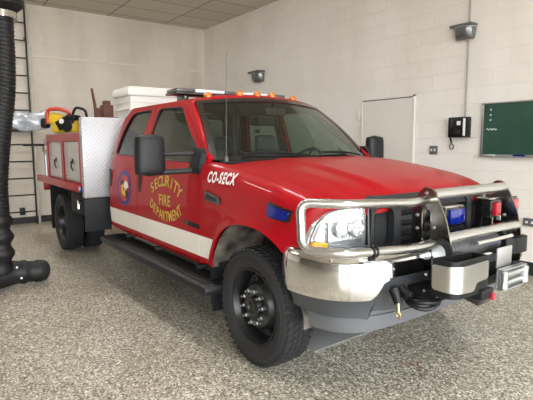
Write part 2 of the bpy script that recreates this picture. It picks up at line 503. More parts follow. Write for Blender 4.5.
def structure(mb, name, m, smooth=0, label=None):
    o = mb.build(name, m, smooth=smooth); o['kind'] = 'structure'
    return o
structure(MB().span(B-.2, XF+.2, YL-.2, W+.2, -.15, 0), 'floor', m_floor)
structure(MB().span(B-.2, XF+.2, YL-.2, W+.2, H, H+.12), 'ceiling', m_ceil)
structure(MB().span(B-.2, XF+.2, W, W+.2, 0, H), 'wall_right', m_wr)
structure(MB().span(B-.2, B, YL, W, 0, H), 'wall_back', m_wb)
structure(MB().span(B-.2, XF+.2, YL-.2, YL, 0, H), 'wall_left', m_wl)
fw = MB(); OY0, OY1, OZ = -5.6, 1.9, 3.6
fw.span(XF, XF+.2, YL, -10.6, 0, H); fw.span(XF, XF+.2, -6.1, OY0, 0, H); fw.span(XF, XF+.2, -10.6, -6.1, OZ, H); fw.span(XF, XF+.2, OY1, W, 0, H); fw.span(XF, XF+.2, OY0, OY1, OZ, H)
structure(fw, 'wall_front', m_wl)
structure(MB().span(XF+.2, XF+30, -30, 30, -.16, -.02), 'ground', m_outside)
structure(MB().span(B, B+.014, YL, W, 0, .125, .003), 'baseboard_back', m_base)
structure(MB().span(B+.014, XF, W-.014, W, 0, .15, .003), 'baseboard_right', m_base)
structure(MB().span(B, B+.018, YL, W, 3.135, 3.185, .006), 'trim_1', m_trim)
# flush service door in the right wall
d = MB(); d.panel([(-2.49, .15), (-1.58, .15), (-1.58, 2.12), (-2.49, 2.12)], [], .5, lambda x, z, q: (x, W - .022 + q, z), .018)
door = structure(d, 'door_1', m_door)
f = MB(); f.span(-2.52, -2.49, W-.03, W, .15, 2.15); f.span(-1.58, -1.55, W-.03, W, .15, 2.15); f.span(-2.52, -1.55, W-.03, W, 2.13, 2.15)
f.build('door_frame', m_pipe, door, smooth=0)
g = MB().span(-2.49, -1.58, W-.024, W-.002, 2.118, 2.131); g.build('head_gap', m_dark, door, smooth=0)

# conduits
c = MB(); c.cyl((B+.025, -.925, .0), (B+.025, -.925, H), .022, n=14)
for z in (.6, 1.9, 3.3): c.span(B, B+.05, -.97, -.88, z, z+.03, .004)
tag(c.build('conduit_pipe', m_pipe), 'white vertical conduit pipe on the back wall right beside the black ladder', 'pipe')
c = MB(); c.cyl((-.80, W-.012, 2.86), (-.80, W-.012, H), .009, n=10)
c.cyl((-.80, W-.012, 1.82), (-.80, W-.012, 2.74), .009, n=10)
tag(c.build('conduit_pipe', m_gpipe), 'thin grey conduit on the right wall running from the ceiling down to the phone', 'pipe')

# wall ladder
lx = B + .16
lad = empty('wall_ladder', (B, -1.24, 0), 'black steel ladder fixed to the back wall beside the white conduit', 'ladder')
for y in (-1.47, -1.0):
    r = MB(); r.span(lx-.03, lx+.03, y-.012, y+.012, 0.0, H-.02, .003)
    for z in (1.78, 3.45): r.span(B, lx, y-.012, y+.012, z-.025, z+.025, .002)
    r.build('rail', m_iron, lad)
for i in range(12):
    z = .245 + i * .315
    MB().cyl((lx, -1.47, z), (lx, -1.0, z), .013, n=10).build('rung', m_iron, lad)
MB().span(B+.02, lx-.03, -1.47, -1.0, 1.745, 1.80, .004).build('stand_off_bracket', m_iron, lad)
o = MB(); o.span(B, B+.06, -1.27, -1.18, .17, .31, .006)
tag(o.build('junction_box', m_iron), 'small black box on the back wall behind the lowest ladder rungs', 'box')

# ------------------------------------------------------------------ right wall items
def emergency_light(x, z, s, label):
    e = empty('wall_mount_lamp', (x, W, z), label, 'lamp', 'emergency lights on the right wall')
    def hemi(u, v):
        a = u * PI; b = v * PI / 2
        return (x - math.cos(a) * .16 * s * (.80 + .20 * math.cos(b)) , W - .02 - math.sin(a) * .15 * s * (.45 + .55 * math.cos(b)), z + .06 * s - .17 * s * math.sin(b))
    MB().grid(hemi, 20, 8).span(x-.14*s, x+.14*s, W-.03, W, z-.10*s, z+.07*s, .01).build('lens', m_lampglass, e)
    h = MB(); h.box((x, W-.085*s, z+.075*s), (.35*s, .17*s, .045*s), .018)
    h.build('housing', m_lampbody, e)
    k = MB(); k.tube([(x - math.cos(a)*.165*s, W - .02 - math.sin(a)*.15*s, z+.05*s) for a in [PI*i/16 for i in range(17)]], .007, 8)
    k.build('bezel', m_alu, e)
emergency_light(-5.22, 2.80, 1.05, 'dark oval wall light high on the right wall far back near the corner')
emergency_light(-.84, 2.84, .86, 'dark oval wall light on the right wall above the wall phone and chalkboard')

# wall phone / alarm box
wp = empty('wall_phone', (-.86, W, 1.69), 'black wall-mounted phone box with key ring hanging below, left of the chalkboard', 'phone')
MB().box((-.85, W-.05, 1.69), (.26, .10, .25), .012).build('case', m_plastic, wp)
MB().box((-.755, W-.103, 1.69), (.03, .012, .21), .004).build('side_label', m_decalw, wp)
MB().box((-.84, W-.103, 1.67-.04), (.06, .008, .05), .002).build('keypad', m_gplastic, wp)
MB().box((-.83, W-.103, 1.74), (.05, .01, .05), .004).build('display', m_clear, wp)
MB().box((-.91, W-.104, 1.69), (.045, .022, .20), .01).build('handset', m_gloss, wp)
t = MB(); t.cyl((-.97, W-.06, 1.58), (-.965, W-.03, 1.50), .012, n=10)
t.tube([(-.965 + .028*math.cos(a), W-.025, 1.452 + .035*math.sin(a)) for a in [2*PI*i/20 for i in range(20)]], .006, 8, closed=True)
t.build('key_ring', m_plastic, wp)

def outlet(x, z, label, sx=.11, sz=.11):
    e = empty('wall_outlet', (x, W, z), label, 'outlet')
    MB().box((x, W-.012, z), (sx, .024, sz), .004).build('cover_plate', m_gpipe if False else m_lampbody, e)
    for k in (-1, 1): MB().box((x + k*sx*.22, W-.026, z), (sx*.2, .006, sz*.3), .002).build('socket', m_clear, e)
outlet(-1.235, 1.405, 'dark double outlet plate on the wall between the door and the phone, above the hood')
outlet(.045, .605, 'dark low outlet plate on the right wall beside the brush guard', .14, .09)
o = MB().box((-2.575, W-.02, 1.92), (.075, .04, .15), .006)
tag(o.build('wall_switch', m_pipe), 'small white switch box on the wall at the upper left of the white door', 'switch')

# chalkboard
cb = empty('chalkboard', (.35, W, 1.37), 'green chalkboard in a thin metal frame on the right wall', 'chalkboard')
x0, x1, z0, z1 = -.56, 1.35, 1.36, 1.95
MB().span(x0, x1, W-.018, W-.001, z0, z1).build('board', m_board, cb, smooth=0)
f = MB(); f.span(x0-.02, x0+.006, W-.028, W, z0-.02, z1+.02, .003); f.span(x1, x1+.02, W-.028, W, z0-.02, z1+.02, .003)
f.span(x0-.02, x1+.02, W-.028, W, z1, z1+.02, .003); f.span(x0-.02, x1+.02, W-.028, W, z0-.02, z0, .003)
f.build('board_frame', m_boardf, cb)
MB().span(x0-.02, x1+.02, W-.065, W-.028, z0-.03, z0-.018, .003).build('chalk_tray', m_boardf, cb)
for k, z in enumerate((1.885, 1.825, 1.765)):
    MB().lathe([(0, 0.0), (.002, .012), (0, .012)], (x0+.09, W-.019, z), (0, -1, 0), 10).build('chalk_mark', m_chalk, cb)
c = MB()
vs = [(x0+.045+i*.014, 1.655 + .010*math.sin(i*2.1)) for i in range(10)]
c.tube([(a, W-.02, b) for a, b in vs], .006, 6)
c.build('chalk_scribble', m_chalk, cb)
for i, (x, l) in enumerate(((-.42, .09), (-.1, .13), (.12, .06))):
    o = MB().box((x, W-.052, z0-.008), (l, .022, .02), .004)
    tag(o.build('board_eraser' if l > .1 else 'chalk_stick', m_blue if l > .1 else m_chalk),
        ['short piece of chalk at the left end of the chalkboard tray', 'blue-backed eraser on the chalkboard tray', 'short piece of chalk right of the blue eraser on the chalkboard tray'][i],
        'eraser' if l > .1 else 'chalk')

# ------------------------------------------------------------------ exhaust hose at the left
hx = -2.9
hz = empty('exhaust_hose', (hx, -2.0, 0), 'black ribbed vehicle exhaust extraction hose hanging from the ceiling at the left edge', 'hose')
path = [(hx, -1.975, 2.80), (hx, -1.975, 2.7), (hx, -1.98, 2.3), (hx, -2.0, 2.0), (hx, -2.05, 1.7), (hx, -2.10, 1.35), (hx, -2.135, 1.0), (hx, -2.13, .75)]
pp = fillet(path, .3, 8)
def resample(pts, step):
    out = [pts[0].copy()]; acc = 0
    for a, b in zip(pts, pts[1:]):
        l = (b - a).length; t = step - acc
        while t <= l:
            out.append(a.lerp(b, t / l)); t += step
        acc = l - (t - step)
    return out
rp = resample(pp, .013)
MB().tube(rp, [.107 + (.0045 if i % 3 == 1 else -.002) for i in range(len(rp))], 24).build('ribbed_hose', m_hose, hz)
t = MB(); pts = resample(fillet([(hx, -2.13, .78), (hx, -2.125, .55), (hx, -2.13, .33), (hx-.06, -2.14, .2)], .2), .02)
t.tube(pts, [.115 + .018*math.sin(i*.75) for i in range(len(pts))], 22)
t.build('lower_boot', m_hose, hz)
nz_ = MB(); A = Vector((hx-.10, -2.32, .18)); Bv = Vector((hx-.06, -1.67, .135))
prof = [(0, .02), (.005, .155), (.10, .165), (.20, .158), (.30, .13), (.36, .118), (.38, .126), (.42, .126), (.44, .114), (.50, .112), (.52, .12), (.58, .118), (.63, .10), (.655, .06), (.66, .0)]
nz_.lathe([(a, r) for a, r in prof], A, Bv - A, 28)
nz_.build('nozzle', m_hose, hz)
for s in ((.09, .11), (.1, -.1)):
    dirv = (Bv - A).normalized()
    MB().lathe([(0, .0), (.002, .014), (.01, .010), (.012, 0)], A + dirv * s[0]*3.6 + Vector((.13, 0, s[1]*.55 + .02)), (1, .1, .2), 10).build('rivet', m_alu, hz)
k = MB()
k.lathe([(-.09, .12), (-.085, .15), (-.03, .215), (.03, .225), (.06, .20), (.07, .02)], (hx, -1.985, 2.90), (0, 0, 1), 32)
k.build('canopy', m_hose, hz)
k = MB(); k.lathe([(-.03, .118), (-.03, .15), (.03, .15), (.03, .118)], (hx, -1.98, 2.775), (0, 0, 1), 28)
k.build('clamp_band', m_chrome, hz)
MB().lathe([(0, .12), (.0, .16), (.06, .17), (.07, .12), (H-2.965, .10)], (hx, -1.985, 2.965), (0, 0, 1), 24).build('ceiling_duct', m_pipe, hz)

# ------------------------------------------------------------------ the truck
TR = Vector((-2.3, 0, 0))
truck = empty('fire_truck', TR, 'red crew-cab fire truck with steel brush guard and flatbed body on the speckled floor', 'truck')

YB = [(.50, .955), (.56, .975), (.62, .99), (.80, 1.0), (1.05, 1.0), (1.2, .985), (1.30, .962), (1.37, .937), (1.45, .915), (1.6, .868), (1.75, .812), (1.86, .762), (1.91, .735)]
def yb(z): return sinterp(YB, z)
def side_map(s, out=0.0):
    def f(x, z, d=0):
        y = yb(z) - .035 * max(0, min(1, (x + 1.5) / .9)) * max(0, min(1, (z - 1.32) / .15))
        if x < -2.75: y -= .12 * (x + 2.75)**2 / .0625 * .35
        return Vector((x, s * (y - d + out), z))
    return f

DOORF = round_poly([(-.72, .58), (-.72, 1.335), (-.80, 1.435), (-1.37, 1.868), (-1.99, 1.885), (-1.99, .58)], [.03, .02, .05, .10, .03, .03])
WINF = round_poly([(-.90, 1.355), (-.875, 1.43), (-1.40, 1.835), (-1.91, 1.85), (-1.93, 1.375)], [.04, .03, .06, .05, .04])
DOORR = round_poly([(-2.01, .58), (-2.01, 1.885), (-2.68, 1.875), (-2.80, 1.64), (-2.88, 1.32), (-2.88, .58)], [.03, .03, .10, .1, .05, .03])
WINR = round_poly([(-2.11, 1.385), (-2.09, 1.848), (-2.62, 1.842), (-2.74, 1.62), (-2.80, 1.395)], [.04, .05, .10, .2, .04])
CABS = [(-3.0, .56), (-.70, .56), (-.70, 1.345), (-.685, 1.39), (-1.29, 1.885), (-1.40, 1.905), (-2.70, 1.905), (-2.84, 1.80), (-2.97, 1.40)]
def grow(poly, e):
    """offset a clockwise/anticlockwise polygon outwards by e"""
    n = len(poly); ar = sum(poly[i-1][0]*poly[i][1] - poly[i][0]*poly[i-1][1] for i in range(n))
    sg = 1 if ar > 0 else -1; out = []
    for i in range(n):
        a = Vector(poly[i-1]); b = Vector(poly[(i+1) % n]); t = (b - a).normalized()
        out.append((poly[i][0] + sg * t.y * e, poly[i][1] - sg * t.x * e))
    return out
cab = MB()
for s in (-1, 1):
    cab.panel(CABS, [grow(DOORF, .006), grow(DOORR, .006)], .07, side_map(s), .05, 0, 1)
# roof
def roof(u, v, d=0):
    y = lerp(-1, 1, v)
    w = .742
    xh = -1.155 - .12 * y * y
    x = lerp(-2.78, xh, u)
    edge = (1 - (2*u - 1)**10)
    z = 1.895 + .085 * (1 - abs(y)**2.6) * (.45 + .55 * edge) - (.012 if u in (0, 1) else 0)
    return Vector((x, y * w, z - d))
cab.sheet(roof, 30, 30, .03)
# rear wall of the cab with its window
def rear_map(y, z, d=0):
    x = -2.99 + max(0, z - 1.40) * .42 + .0
    return Vector((x + d, y, z))
RW = round_poly([(-.55, 1.43), (.55, 1.43), (.50, 1.80), (-.50, 1.80)], .05)
cab.panel([(-.93, .56), (.93, .56), (.90, 1.40), (.74, 1.88), (-.74, 1.88), (-.90, 1.40)], [RW], .1, rear_map, .04, 0, 1)
# cowl
def cowl(u, v, d=0):
    y = lerp(-.93, .93, u)
    xr = -.43 - .20 * (y/.93)**2; x = lerp(xr - .14, min(xr + .30, -.30), v)
    return Vector((x, y, 1.368 - .02*v - .02*(y/.93)**2 - d))
cab.build('cab_body', [m_side, m_int], truck)
MB().sheet(cowl, 24, 3, .02).build('cowl_panel', m_bplastic, truck)
o = MB().panel(grow(RW, .01), [], .12, lambda y, z, d=0: rear_map(y, z, d + .015), .005)
o.build('rear_window', m_tint, truck)

# doors
def handle(x, z, s, par):
    h = MB(); h.box((x, s*(yb(z)+.004), z), (.055, .012, .20), .005)
    h.build('door_handle', m_bplastic, par)
for s in (-1, 1):
    for nm, D, Wn, hx_, lab in (('front_door', DOORF, WINF, -1.925, 0), ('rear_door', DOORR, WINR, -2.80, 0)):
        dr = MB().panel(D, [grow(Wn, .004)], .06, side_map(s), .045, 0, 1).build(nm, [m_side, m_int], truck)
        g = MB().panel(grow(Wn, .012), [], .1, side_map(s, -.016), .005).build('door_window', m_tint, dr)
        gs = MB(); gs.tube([side_map(s, -.006)(x, z) for x, z in grow(Wn, .002)], .009, 8, closed=True)
        gs.build('window_seal', m_plastic, dr)
        handle(hx_, 1.135, s, dr)
        if nm == 'front_door':
            # plastic sail at the front of the window
            pass
# grey liners of the doors inside
# windscreen
def ws(u, v, d=0):
    y = lerp(-1, 1, u)
    yb_ = lerp(.895, .715, v)
    xb = -.50 - .20 * y * y; xt = -1.145 - .125 * y * y
    zb = 1.368 + .006 * y * y; zt = 1.925 - .045 * y * y
    x = lerp(xb, xt, v) + .03 * math.sin(PI * v); z = lerp(zb, zt, v) + .02 * math.sin(PI * v)
    return Vector((x - d*.6, y * yb_, z - d*.8))
wsg = MB().sheet(ws, 28, 14, .006).build('windshield', m_glass, truck)
def ring(a0, a1, b0, b1):
    pass
bd = MB()
def strip(fn, n, nrm=.004):
    bd.sheet(fn, n, 1, .004)
E_ = .055
bd.sheet(lambda u, v, d=0: ws(u, lerp(.93, 1.0, v), d) + Vector((.003, 0, .006)), 28, 2, .003)
bd.sheet(lambda u, v, d=0: ws(u, lerp(0, .05, v), d) + Vector((.003, 0, .006)), 28, 2, .003)
bd.sheet(lambda u, v, d=0: ws(lerp(0, .03, u), v, d) + Vector((.003, 0, .006)), 2, 14, .003)
bd.sheet(lambda u, v, d=0: ws(lerp(.97, 1, u), v, d) + Vector((.003, 0, .006)), 2, 14, .003)
bd.build('black_border', m_gloss, wsg)
# pillar skins between glass and door
for s in (-1, 1):
    pl = MB()
    def ap(u, v, d=0):
        a = ws(0 if s < 0 else 1, v) + Vector((-.004, 0, -.006))
        x = lerp(-.685, -1.30, v); z = lerp(1.39, 1.89, v)
        b = side_map(s, -.002)(x, z)
        p = a.lerp(b, u); p += Vector((.004, s*.004, .004)) * math.sin(PI*u)
        return p - Vector((d, s*d, d*.5))
    pl.sheet(ap, 5, 14, .02, 0, 1)
    pl.build('windshield_pillar', [m_red, m_int], truck)

# hood
HZ = [(-.62, 1.405), (-.17, 1.383), (.10, 1.350), (.27, 1.322), (.45, 1.285), (.58, 1.245), (.65, 1.212), (.70, 1.172)]
def xfr(y):  # plan curve of the nose
    y = abs(y)
    return sinterp([(0, .715), (.3, .712), (.6, .69), (.75, .665), (.85, .63), (.93, .58), (.96, .545), (.99, .48)], y)
def yseam(x): return sinterp([(-.72, .905), (-.5, .90), (.0, .89), (.3, .865), (.6, .80), (.72, .77)], x)
def zseam(x): return sinterp([(-.72, 1.365), (-.5, 1.36), (.15, 1.275), (.4, 1.225), (.6, 1.165)], x)
def hood(u, v, d=0):
    yy = lerp(-1, 1, v); ay = abs(yy)
    x0 = -.36 - .05 * yy * yy
    x1 = xfr(ay * .79) - .012
    x = lerp(x0, x1, 1 - (1-u)**1.25)
    y = yy * (yseam(x) - .009)
    zc = sinterp(HZ, x); zs = zseam(x)
    if x > .5: zc = zc
    w = interp([(0, 0), (.50, .02), (.54, .20), (.58, .30), (.76, .40), (.80, .54), (.9, .70), (.96, .86), (1, 1)], ay)
    z = lerp(zc, zs, w)
    kx = max(0, min(1, (x - .40) / .28)); ky = max(0, min(1, (ay - .45) / .3))
    z -= .028 * kx * kx * ky * (1 - max(0, ay - .8) / .2)
    # rounded nose
    e = (x1 - x)
    if e < .05: z -= .05 * (1 - e/.05)**2
    return Vector((x, y, z - d))
hd = MB().sheet(hood, 34, 48, .02).build('hood', m_red, truck, smooth=50)

# fenders
def arch_pts(cx, cz, rx, rz, a0, a1, n=22, e=2.35):
    out = []
    for i in range(n + 1):
        a = math.radians(lerp(a0, a1, i/n)); c, s_ = math.cos(a), math.sin(a)
        out.append((cx + rx*math.copysign(abs(c)**(2/e), c), cz + rz*math.copysign(abs(s_)**(2/e), s_)))
    return out
def fend_map(s, out=0.0):
    def f(x, q, d=0):
        if q <= 1.10: y = yb(q); z = q
        else:
            t = (q - 1.10) / .20 * PI / 2
            ys = yseam(x); y = ys + (yb(1.10) - ys) * math.cos(t); z = 1.10 + (zseam(x) - 1.10) * math.sin(t)**.9
            y = ys + (yb(1.10) - ys) * (math.cos(t))**.75
        if x > .22:
            k = min(q, 1.2)
            y -= .62 * (x - .22)**2 * (1 if q < 1.25 else 1 - (q-1.25)/.05)
        if x < -.2 and q < .95:   # slight swell in front of the door
            pass
        # flare around the arch
        r = math.hypot(x - 0, (min(q, 1.2) - .45))
        fl = .03 * math.exp(-((r - .50)/.07)**2) * (1 if q < 1.1 else 0)
        return Vector((x, s * (y - d + out + fl), z))
    return f
AR = arch_pts(-.0, .45, .52, .52, 4, 166)
FEN = [(-.70, .58), (-.70, 1.30), (.60, 1.30), (.585, 1.20), (.535, 1.13), (.50, 1.03), (.49, .90), (.50, .84)] + [(.535, .62)] + AR[0:] + [(-.515, .58)]
for s in (-1, 1):
    fe = MB().panel(FEN, [], .045, fend_map(s), .02).build('fender', m_side, truck, smooth=50)
    wl = MB()
    wl.grid(lambda u, v: Vector((.545*math.cos(lerp(-.05, PI*.93, u)), s*lerp(.55, .985, v), .45 + .545*math.sin(lerp(-.05, PI*.93, u))**1)), 24, 4)
    wl.build('wheel_well', m_rust, truck)
    # mud flap behind the front wheel
    mf = MB(); mf.sheet(lambda u, v, d=0: Vector((-.545 - .02*math.sin(PI*v) + d, s*lerp(.74, .985, u), lerp(.22, .66, v))), 4, 8, .02)
    mf.build('mud_flap', m_bplastic, truck)
    # blue marker lamp on the fender
    b_ = MB(); b_.panel(round_poly([(.235, 1.065), (.39, 1.05), (.415, 1.10), (.235, 1.125)], .01), [], .05, fend_map(s, .028), .028)
    bl = b_.build('fender_warning_lamp', m_blue, truck); 
    b_ = MB(); b_.panel(round_poly([(.225, 1.055), (.405, 1.038), (.432, 1.108), (.225, 1.136)], .01), [], .05, fend_map(s, .014), .016)
    b_.build('lamp_gasket', m_gloss, bl)
    # badges
    bg = MB(); bg.panel(round_poly([(-.585, 1.085), (-.36, 1.068), (-.36, 1.108), (-.585, 1.125)], .02), [], .05, fend_map(s, .012), .014)
    bd1 = bg.build('fender_badge', m_gloss, truck)
    t = MB()
    for i in range(1): t.panel([(-.555+i*.045, 1.093), (-.41, 1.083), (-.41, 1.103), (-.555, 1.113)], [], .03, fend_map(s, .014), .004)
    for i in range(0): t.panel([(-.555+i*.045, 1.093-i*.003), (-.53+i*.045, 1.091-i*.003), (-.53+i*.045, 1.111-i*.003), (-.555+i*.045, 1.113-i*.003)], [], .05, fend_map(s, .014), .004)
    t.build('badge_relief', m_gplastic, bd1)
    bg = MB(); bg.panel(round_poly([(-.96, .855), (-.69, .845), (-.69, .88), (-.96, .892)], .01), [], .06, side_map(s, .006), .008)
    bg.build('door_badge', m_gloss, truck)
# front corner panels (red, behind the headlights)
def nose(y, z, d=0, out=0.0):
    return Vector((xfr(y) - .03 + out - d, y, z))
for s in (-1, 1):
    MB().panel([(s*.60, .84), (s*.968, .84), (s*.958, 1.10), (s*.88, 1.17), (s*.60, 1.175)], [], .05, lambda y, z, d=0: nose(y, z, d), .03).build('nose_panel', m_red, truck)

# lettering on the side -------------------------------------------------
def arc_text(string, size, cx, cz, rad, spread, up, bold, sx=1.0, out=.002):
    """letters on an arc, mapped on the passenger door"""
    mb = MB(); n = len(string)
    for i, ch in enumerate(string):
        vs, fs = txt(ch, size, 0, bold)
        t = (i - (n-1)/2) / max(1, n-1) * spread
        for_v = []
        if up:
            a = PI/2 - t; px = cx + rad*math.cos(a); pz = cz - rad + rad*math.sin(a); ro = -t
        elif rad:
            a = -PI/2 + t; px = cx + rad*math.cos(a); pz = cz + rad + rad*math.sin(a); ro = t
        c, s_ = math.cos(ro), math.sin(ro)
        for (u, v) in vs:
            u *= sx; v -= size*.35
            for_v.append(side_map(-1, out)(px + u*c - v*s_, pz + u*s_ + v*c))
        mb.add(for_v, fs)
    return mb
def flat_text(string, size, cx, cz, bold, sx, shear=0, out=.002, tilt=0, mp=None):
    vs, fs = txt(string, size, shear, bold, 1.05)
    mp = mp or side_map(-1, out)
    return MB().add([mp(cx + u*sx, cz + v + tilt*u) for u, v in vs], fs)
fd = [o for o in truck.children if o.name.startswith('front_door')][0]
for mt, bo, ou in ((m_black, .0065, .0015), (m_gold, .0035, .003)):
    nm = 'lettering_shadow' if mt is m_black else 'door_lettering'
    a = arc_text('SECURITY', .135, -1.325, 1.185, .56, 1.06, True, bo, 1.0, ou)
    a2 = flat_text('FIRE', .135, -1.335, .965, bo, .98, out=ou)
    a3 = arc_text('DEPARTMENT', .125, -1.325, .872, .56, 1.10, False, bo, .82, ou)
    a.add(a2.v, a2.f); a.add(a3.v, a3.f)
    a.build(nm, mt, fd, smooth=0)
fe0 = [o for o in truck.children if o.name.startswith('fender')][0]
for mt, bo, dz in ((m_decalw, .0045, 0),):
    vs, fs = txt('CO-SECX', .108, .18, bo, 1.18)
    def qz(x, z):
        lo, hi = 1.0, 1.30
        for _ in range(18):
            md = (lo + hi) / 2
            if fend_map(-1)(x, md).z < z: lo = md
            else: hi = md
        return lo
    mb = MB().add([fend_map(-1, .005)(-.382 + u*.72, qz(-.382 + u*.72, 1.225 + v)) for u, v in vs], fs)
    mb.build('unit_number' if mt is m_decalw else 'unit_number_shadow', mt, fe0, smooth=0)

# round department emblem on the rear door
rd = [o for o in truck.children if o.name.startswith('rear_door')][0]
def disc(cx, cz, rx, rz, out, a0=0, a1=2*PI, n=36):
    pts = [(cx + rx*math.cos(lerp(a0, a1, i/n)), cz + rz*math.sin(lerp(a0, a1, i/n))) for i in range(n)]
    return MB().panel(pts, [], .04, side_map(-1, out), .001)
ex, ez = -2.37, 1.045
em = MB()
def addm(mb, m): em.add(mb.v, mb.f, m)
addm(disc(ex, ez, .205, .185, .002), 0)
addm(disc(ex, ez, .155, .14, .004), 1)
def shp(pts, out, m): addm(MB().panel([(ex+a, ez+b) for a, b in pts], [], .05, side_map(-1, out), .001), m)
shp([(-.10, .06), (-.03, .10), (.0, .02), (-.05, -.02)], .006, 4)
shp([(-.07, .02), (-.02, .05), (-.01, -.03), (.04, -.02), (.05, .03), (.08, .02), (.07, -.07), (0, -.085), (-.06, -.05)], .007, 2)
shp([(.0, .03), (.05, .085), (.12, .065), (.15, .02), (.10, .0), (.04, -.005)], .0085, 3)
shp([(.05, -.03), (.13, -.01), (.14, -.07), (.08, -.11)], .0085, 4)
em.build('round_emblem', [mat('emblem_blue', (.02, .02, .22), .4), mat('emblem_red', (.55, .02, .02), .4), mat('emblem_yellow', (.8, .55, .02), .4), m_decalw, m_black], rd, smooth=0)

# rocker, running board
for s in (-1, 1):
    sb = MB(); sb.box((-1.64, s*.985, .435), (2.50, .29, .07), .03)
    st = sb.build('running_board', m_bplastic, truck)
    for x in (-2.5, -1.7, -.85):
        MB().box((x, s*.70, .50), (.05, .50, .04), .005).build('step_bracket', m_iron, st)
    t = MB()
    for i in range(5): t.span(-2.82, -.45, s*(.90+i*.045)-.006, s*(.90+i*.045)+.006, .466, .475, .002)
    t.build('tread_strips', m_plastic, st)
ch = MB()
for s in (-1, 1): ch.span(-5.6, .75, s*.42-.04, s*.42+.04, .60, .80, .01)
for x in (-5.2, -3.9, -2.4, -1.0, .5): ch.span(x-.04, x+.04, -.4, .4, .62, .76, .01)
ch.span(-3.1, -.5, -.93, .93, .555, .60)
ch.build('chassis_frame', m_dark, truck)
for x in (0, -4.6):
    ax = MB(); ax.cyl((x, -.85, .40), (x, .85, .40), .055, n=16); ax.lathe([(-.16, .02), (-.12, .12), (0, .17), (.12, .12), (.16, .02)], (x, -.15 if x == 0 else 0, .40), (0, 1, 0), 20)
    ax.build('axle', m_dark, truck)
eb = MB(); eb.span(-.5, .55, -.55, .55, .62, 1.15, .05); eb.build('engine_block', m_dark, truck)

# ------------------------------------------------------------------ wheels
def wheel(x, y, s, kind):
    """s: outward side. kind: 'front' hub proud of the rim, 'rear' deep dish"""
    R_, w = .405, .235
    yi = y - s * w
    ay = Vector((0, s, 0)); c = Vector((x, y, R_))
    t = MB()
    prof = [(-.040, .258), (-.024, .272), (-.008, .30), (.0, .335), (-.006, .365), (-.02, .385), (-.034, .396), (-.06, .400), (-w/2, .402), (-w+.06, .400), (-w+.034, .396), (-w+.02, .385), (-w+.006, .365), (-w, .335), (-w+.004, .275), (-w+.012, .262)]
    t.lathe(prof, c, ay, 72)
    # tread blocks
    nb = 52
    for row, yo in enumerate((-.035, -.078, -.118, -.158, -.200)):
        for i in range(nb):
            a = 2*PI*(i + (.5 if row % 2 else 0))/nb
            rr = .3985 if row not in (0, 4) else .394
            rot = Matrix.Rotation(-a, 3, 'Y') @ Matrix.Rotation((.35 if row % 2 else -.35), 3, 'X')
            # local x = radial
            u = Vector((math.cos(a), 0, math.sin(a)))
            cc = Vector((x, y + s*yo, R_)) + u * rr
            t.box(cc, (.016, .034 if row not in (0, 4) else .040, .034), 0, rot=rot)
    # side rings
    for r0 in (.345,): t.lathe([(-.006, r0-.004), (.002, r0), (-.006, r0+.004)], c, ay, 72)
    tw = t.build('wheel', m_rubber, truck, smooth=30)
    rm = MB()
    if kind == 'front':
        rm.lathe([(-.040, .264), (-.026, .262), (-.026, .252), (-.040, .244), (-.055, .232), (-.08, .225), (-.125, .218), (-.13, .20), (-.115, .180), (-.070, .160), (-.056, .145), (-.052, .0)], c, ay, 64)
    else:
        rm.lathe([(-.040, .264), (-.026, .262), (-.026, .252), (-.040, .244), (-.06, .230), (-.15, .222), (-.165, .20), (-.160, .16), (-.15, .13), (-.15, .0)], c, ay, 64)
    rmo = rm.build('rim', m_rim, tw, smooth=40)
    hb = MB()
    h0 = -.052 if kind == 'front' else -.15
    if kind == 'front': hb.lathe([(h0, .076), (h0+.012, .072), (h0+.030, .066), (h0+.036, .055), (h0+.036, .042), (h0+.028, .038), (h0+.028, 0)], c, ay, 32)
    else: hb.lathe([(h0, .088), (h0+.015, .084), (h0+.05, .078), (h0+.075, .072), (h0+.085, .06), (h0+.085, .045), (h0+.078, .04), (h0+.078, 0)], c, ay, 32)
    hb.build('hub', m_rim, tw)
    # hand holes
    for i in range(8):
        hh = MB()
        a = 2*PI*(i+.5)/8; u = Vector((math.cos(a), 0, math.sin(a)))
        hc = Vector((x, y + s*(-.100 if kind == 'front' else -.158), R_)) + u*.183
        n_ = (Vector((0, s, 0)) + u*(.75 if kind == 'front' else .1)).normalized()
        hh.lathe([(0.004, 0), (.004, .026), (-.004, .028)], hc, n_, 14)
        hh.build('hand_hole', m_dark, tw)
    for i in range(10):
        a = 2*PI*(i+.25)/10; u = Vector((math.cos(a), 0, math.sin(a)))
        b0 = Vector((x, y + s*h0, R_)) + u*.1125
        nu = MB(); nu.cyl(b0, b0 + ay*.030, .0155, .0145, n=6); nu.cyl(b0 + ay*.03, b0 + ay*.052, .0075, n=8)
        nu.build('lug_nut', m_alu if kind == 'front' else m_rim, tw, smooth=30)
    return tw
for s in (-1, 1):
    wheel(0, s*1.0, s, 'front')
    wheel(-4.60, s*1.17, s, 'rear')
    wheel(-4.60, s*.88, s, 'rear')

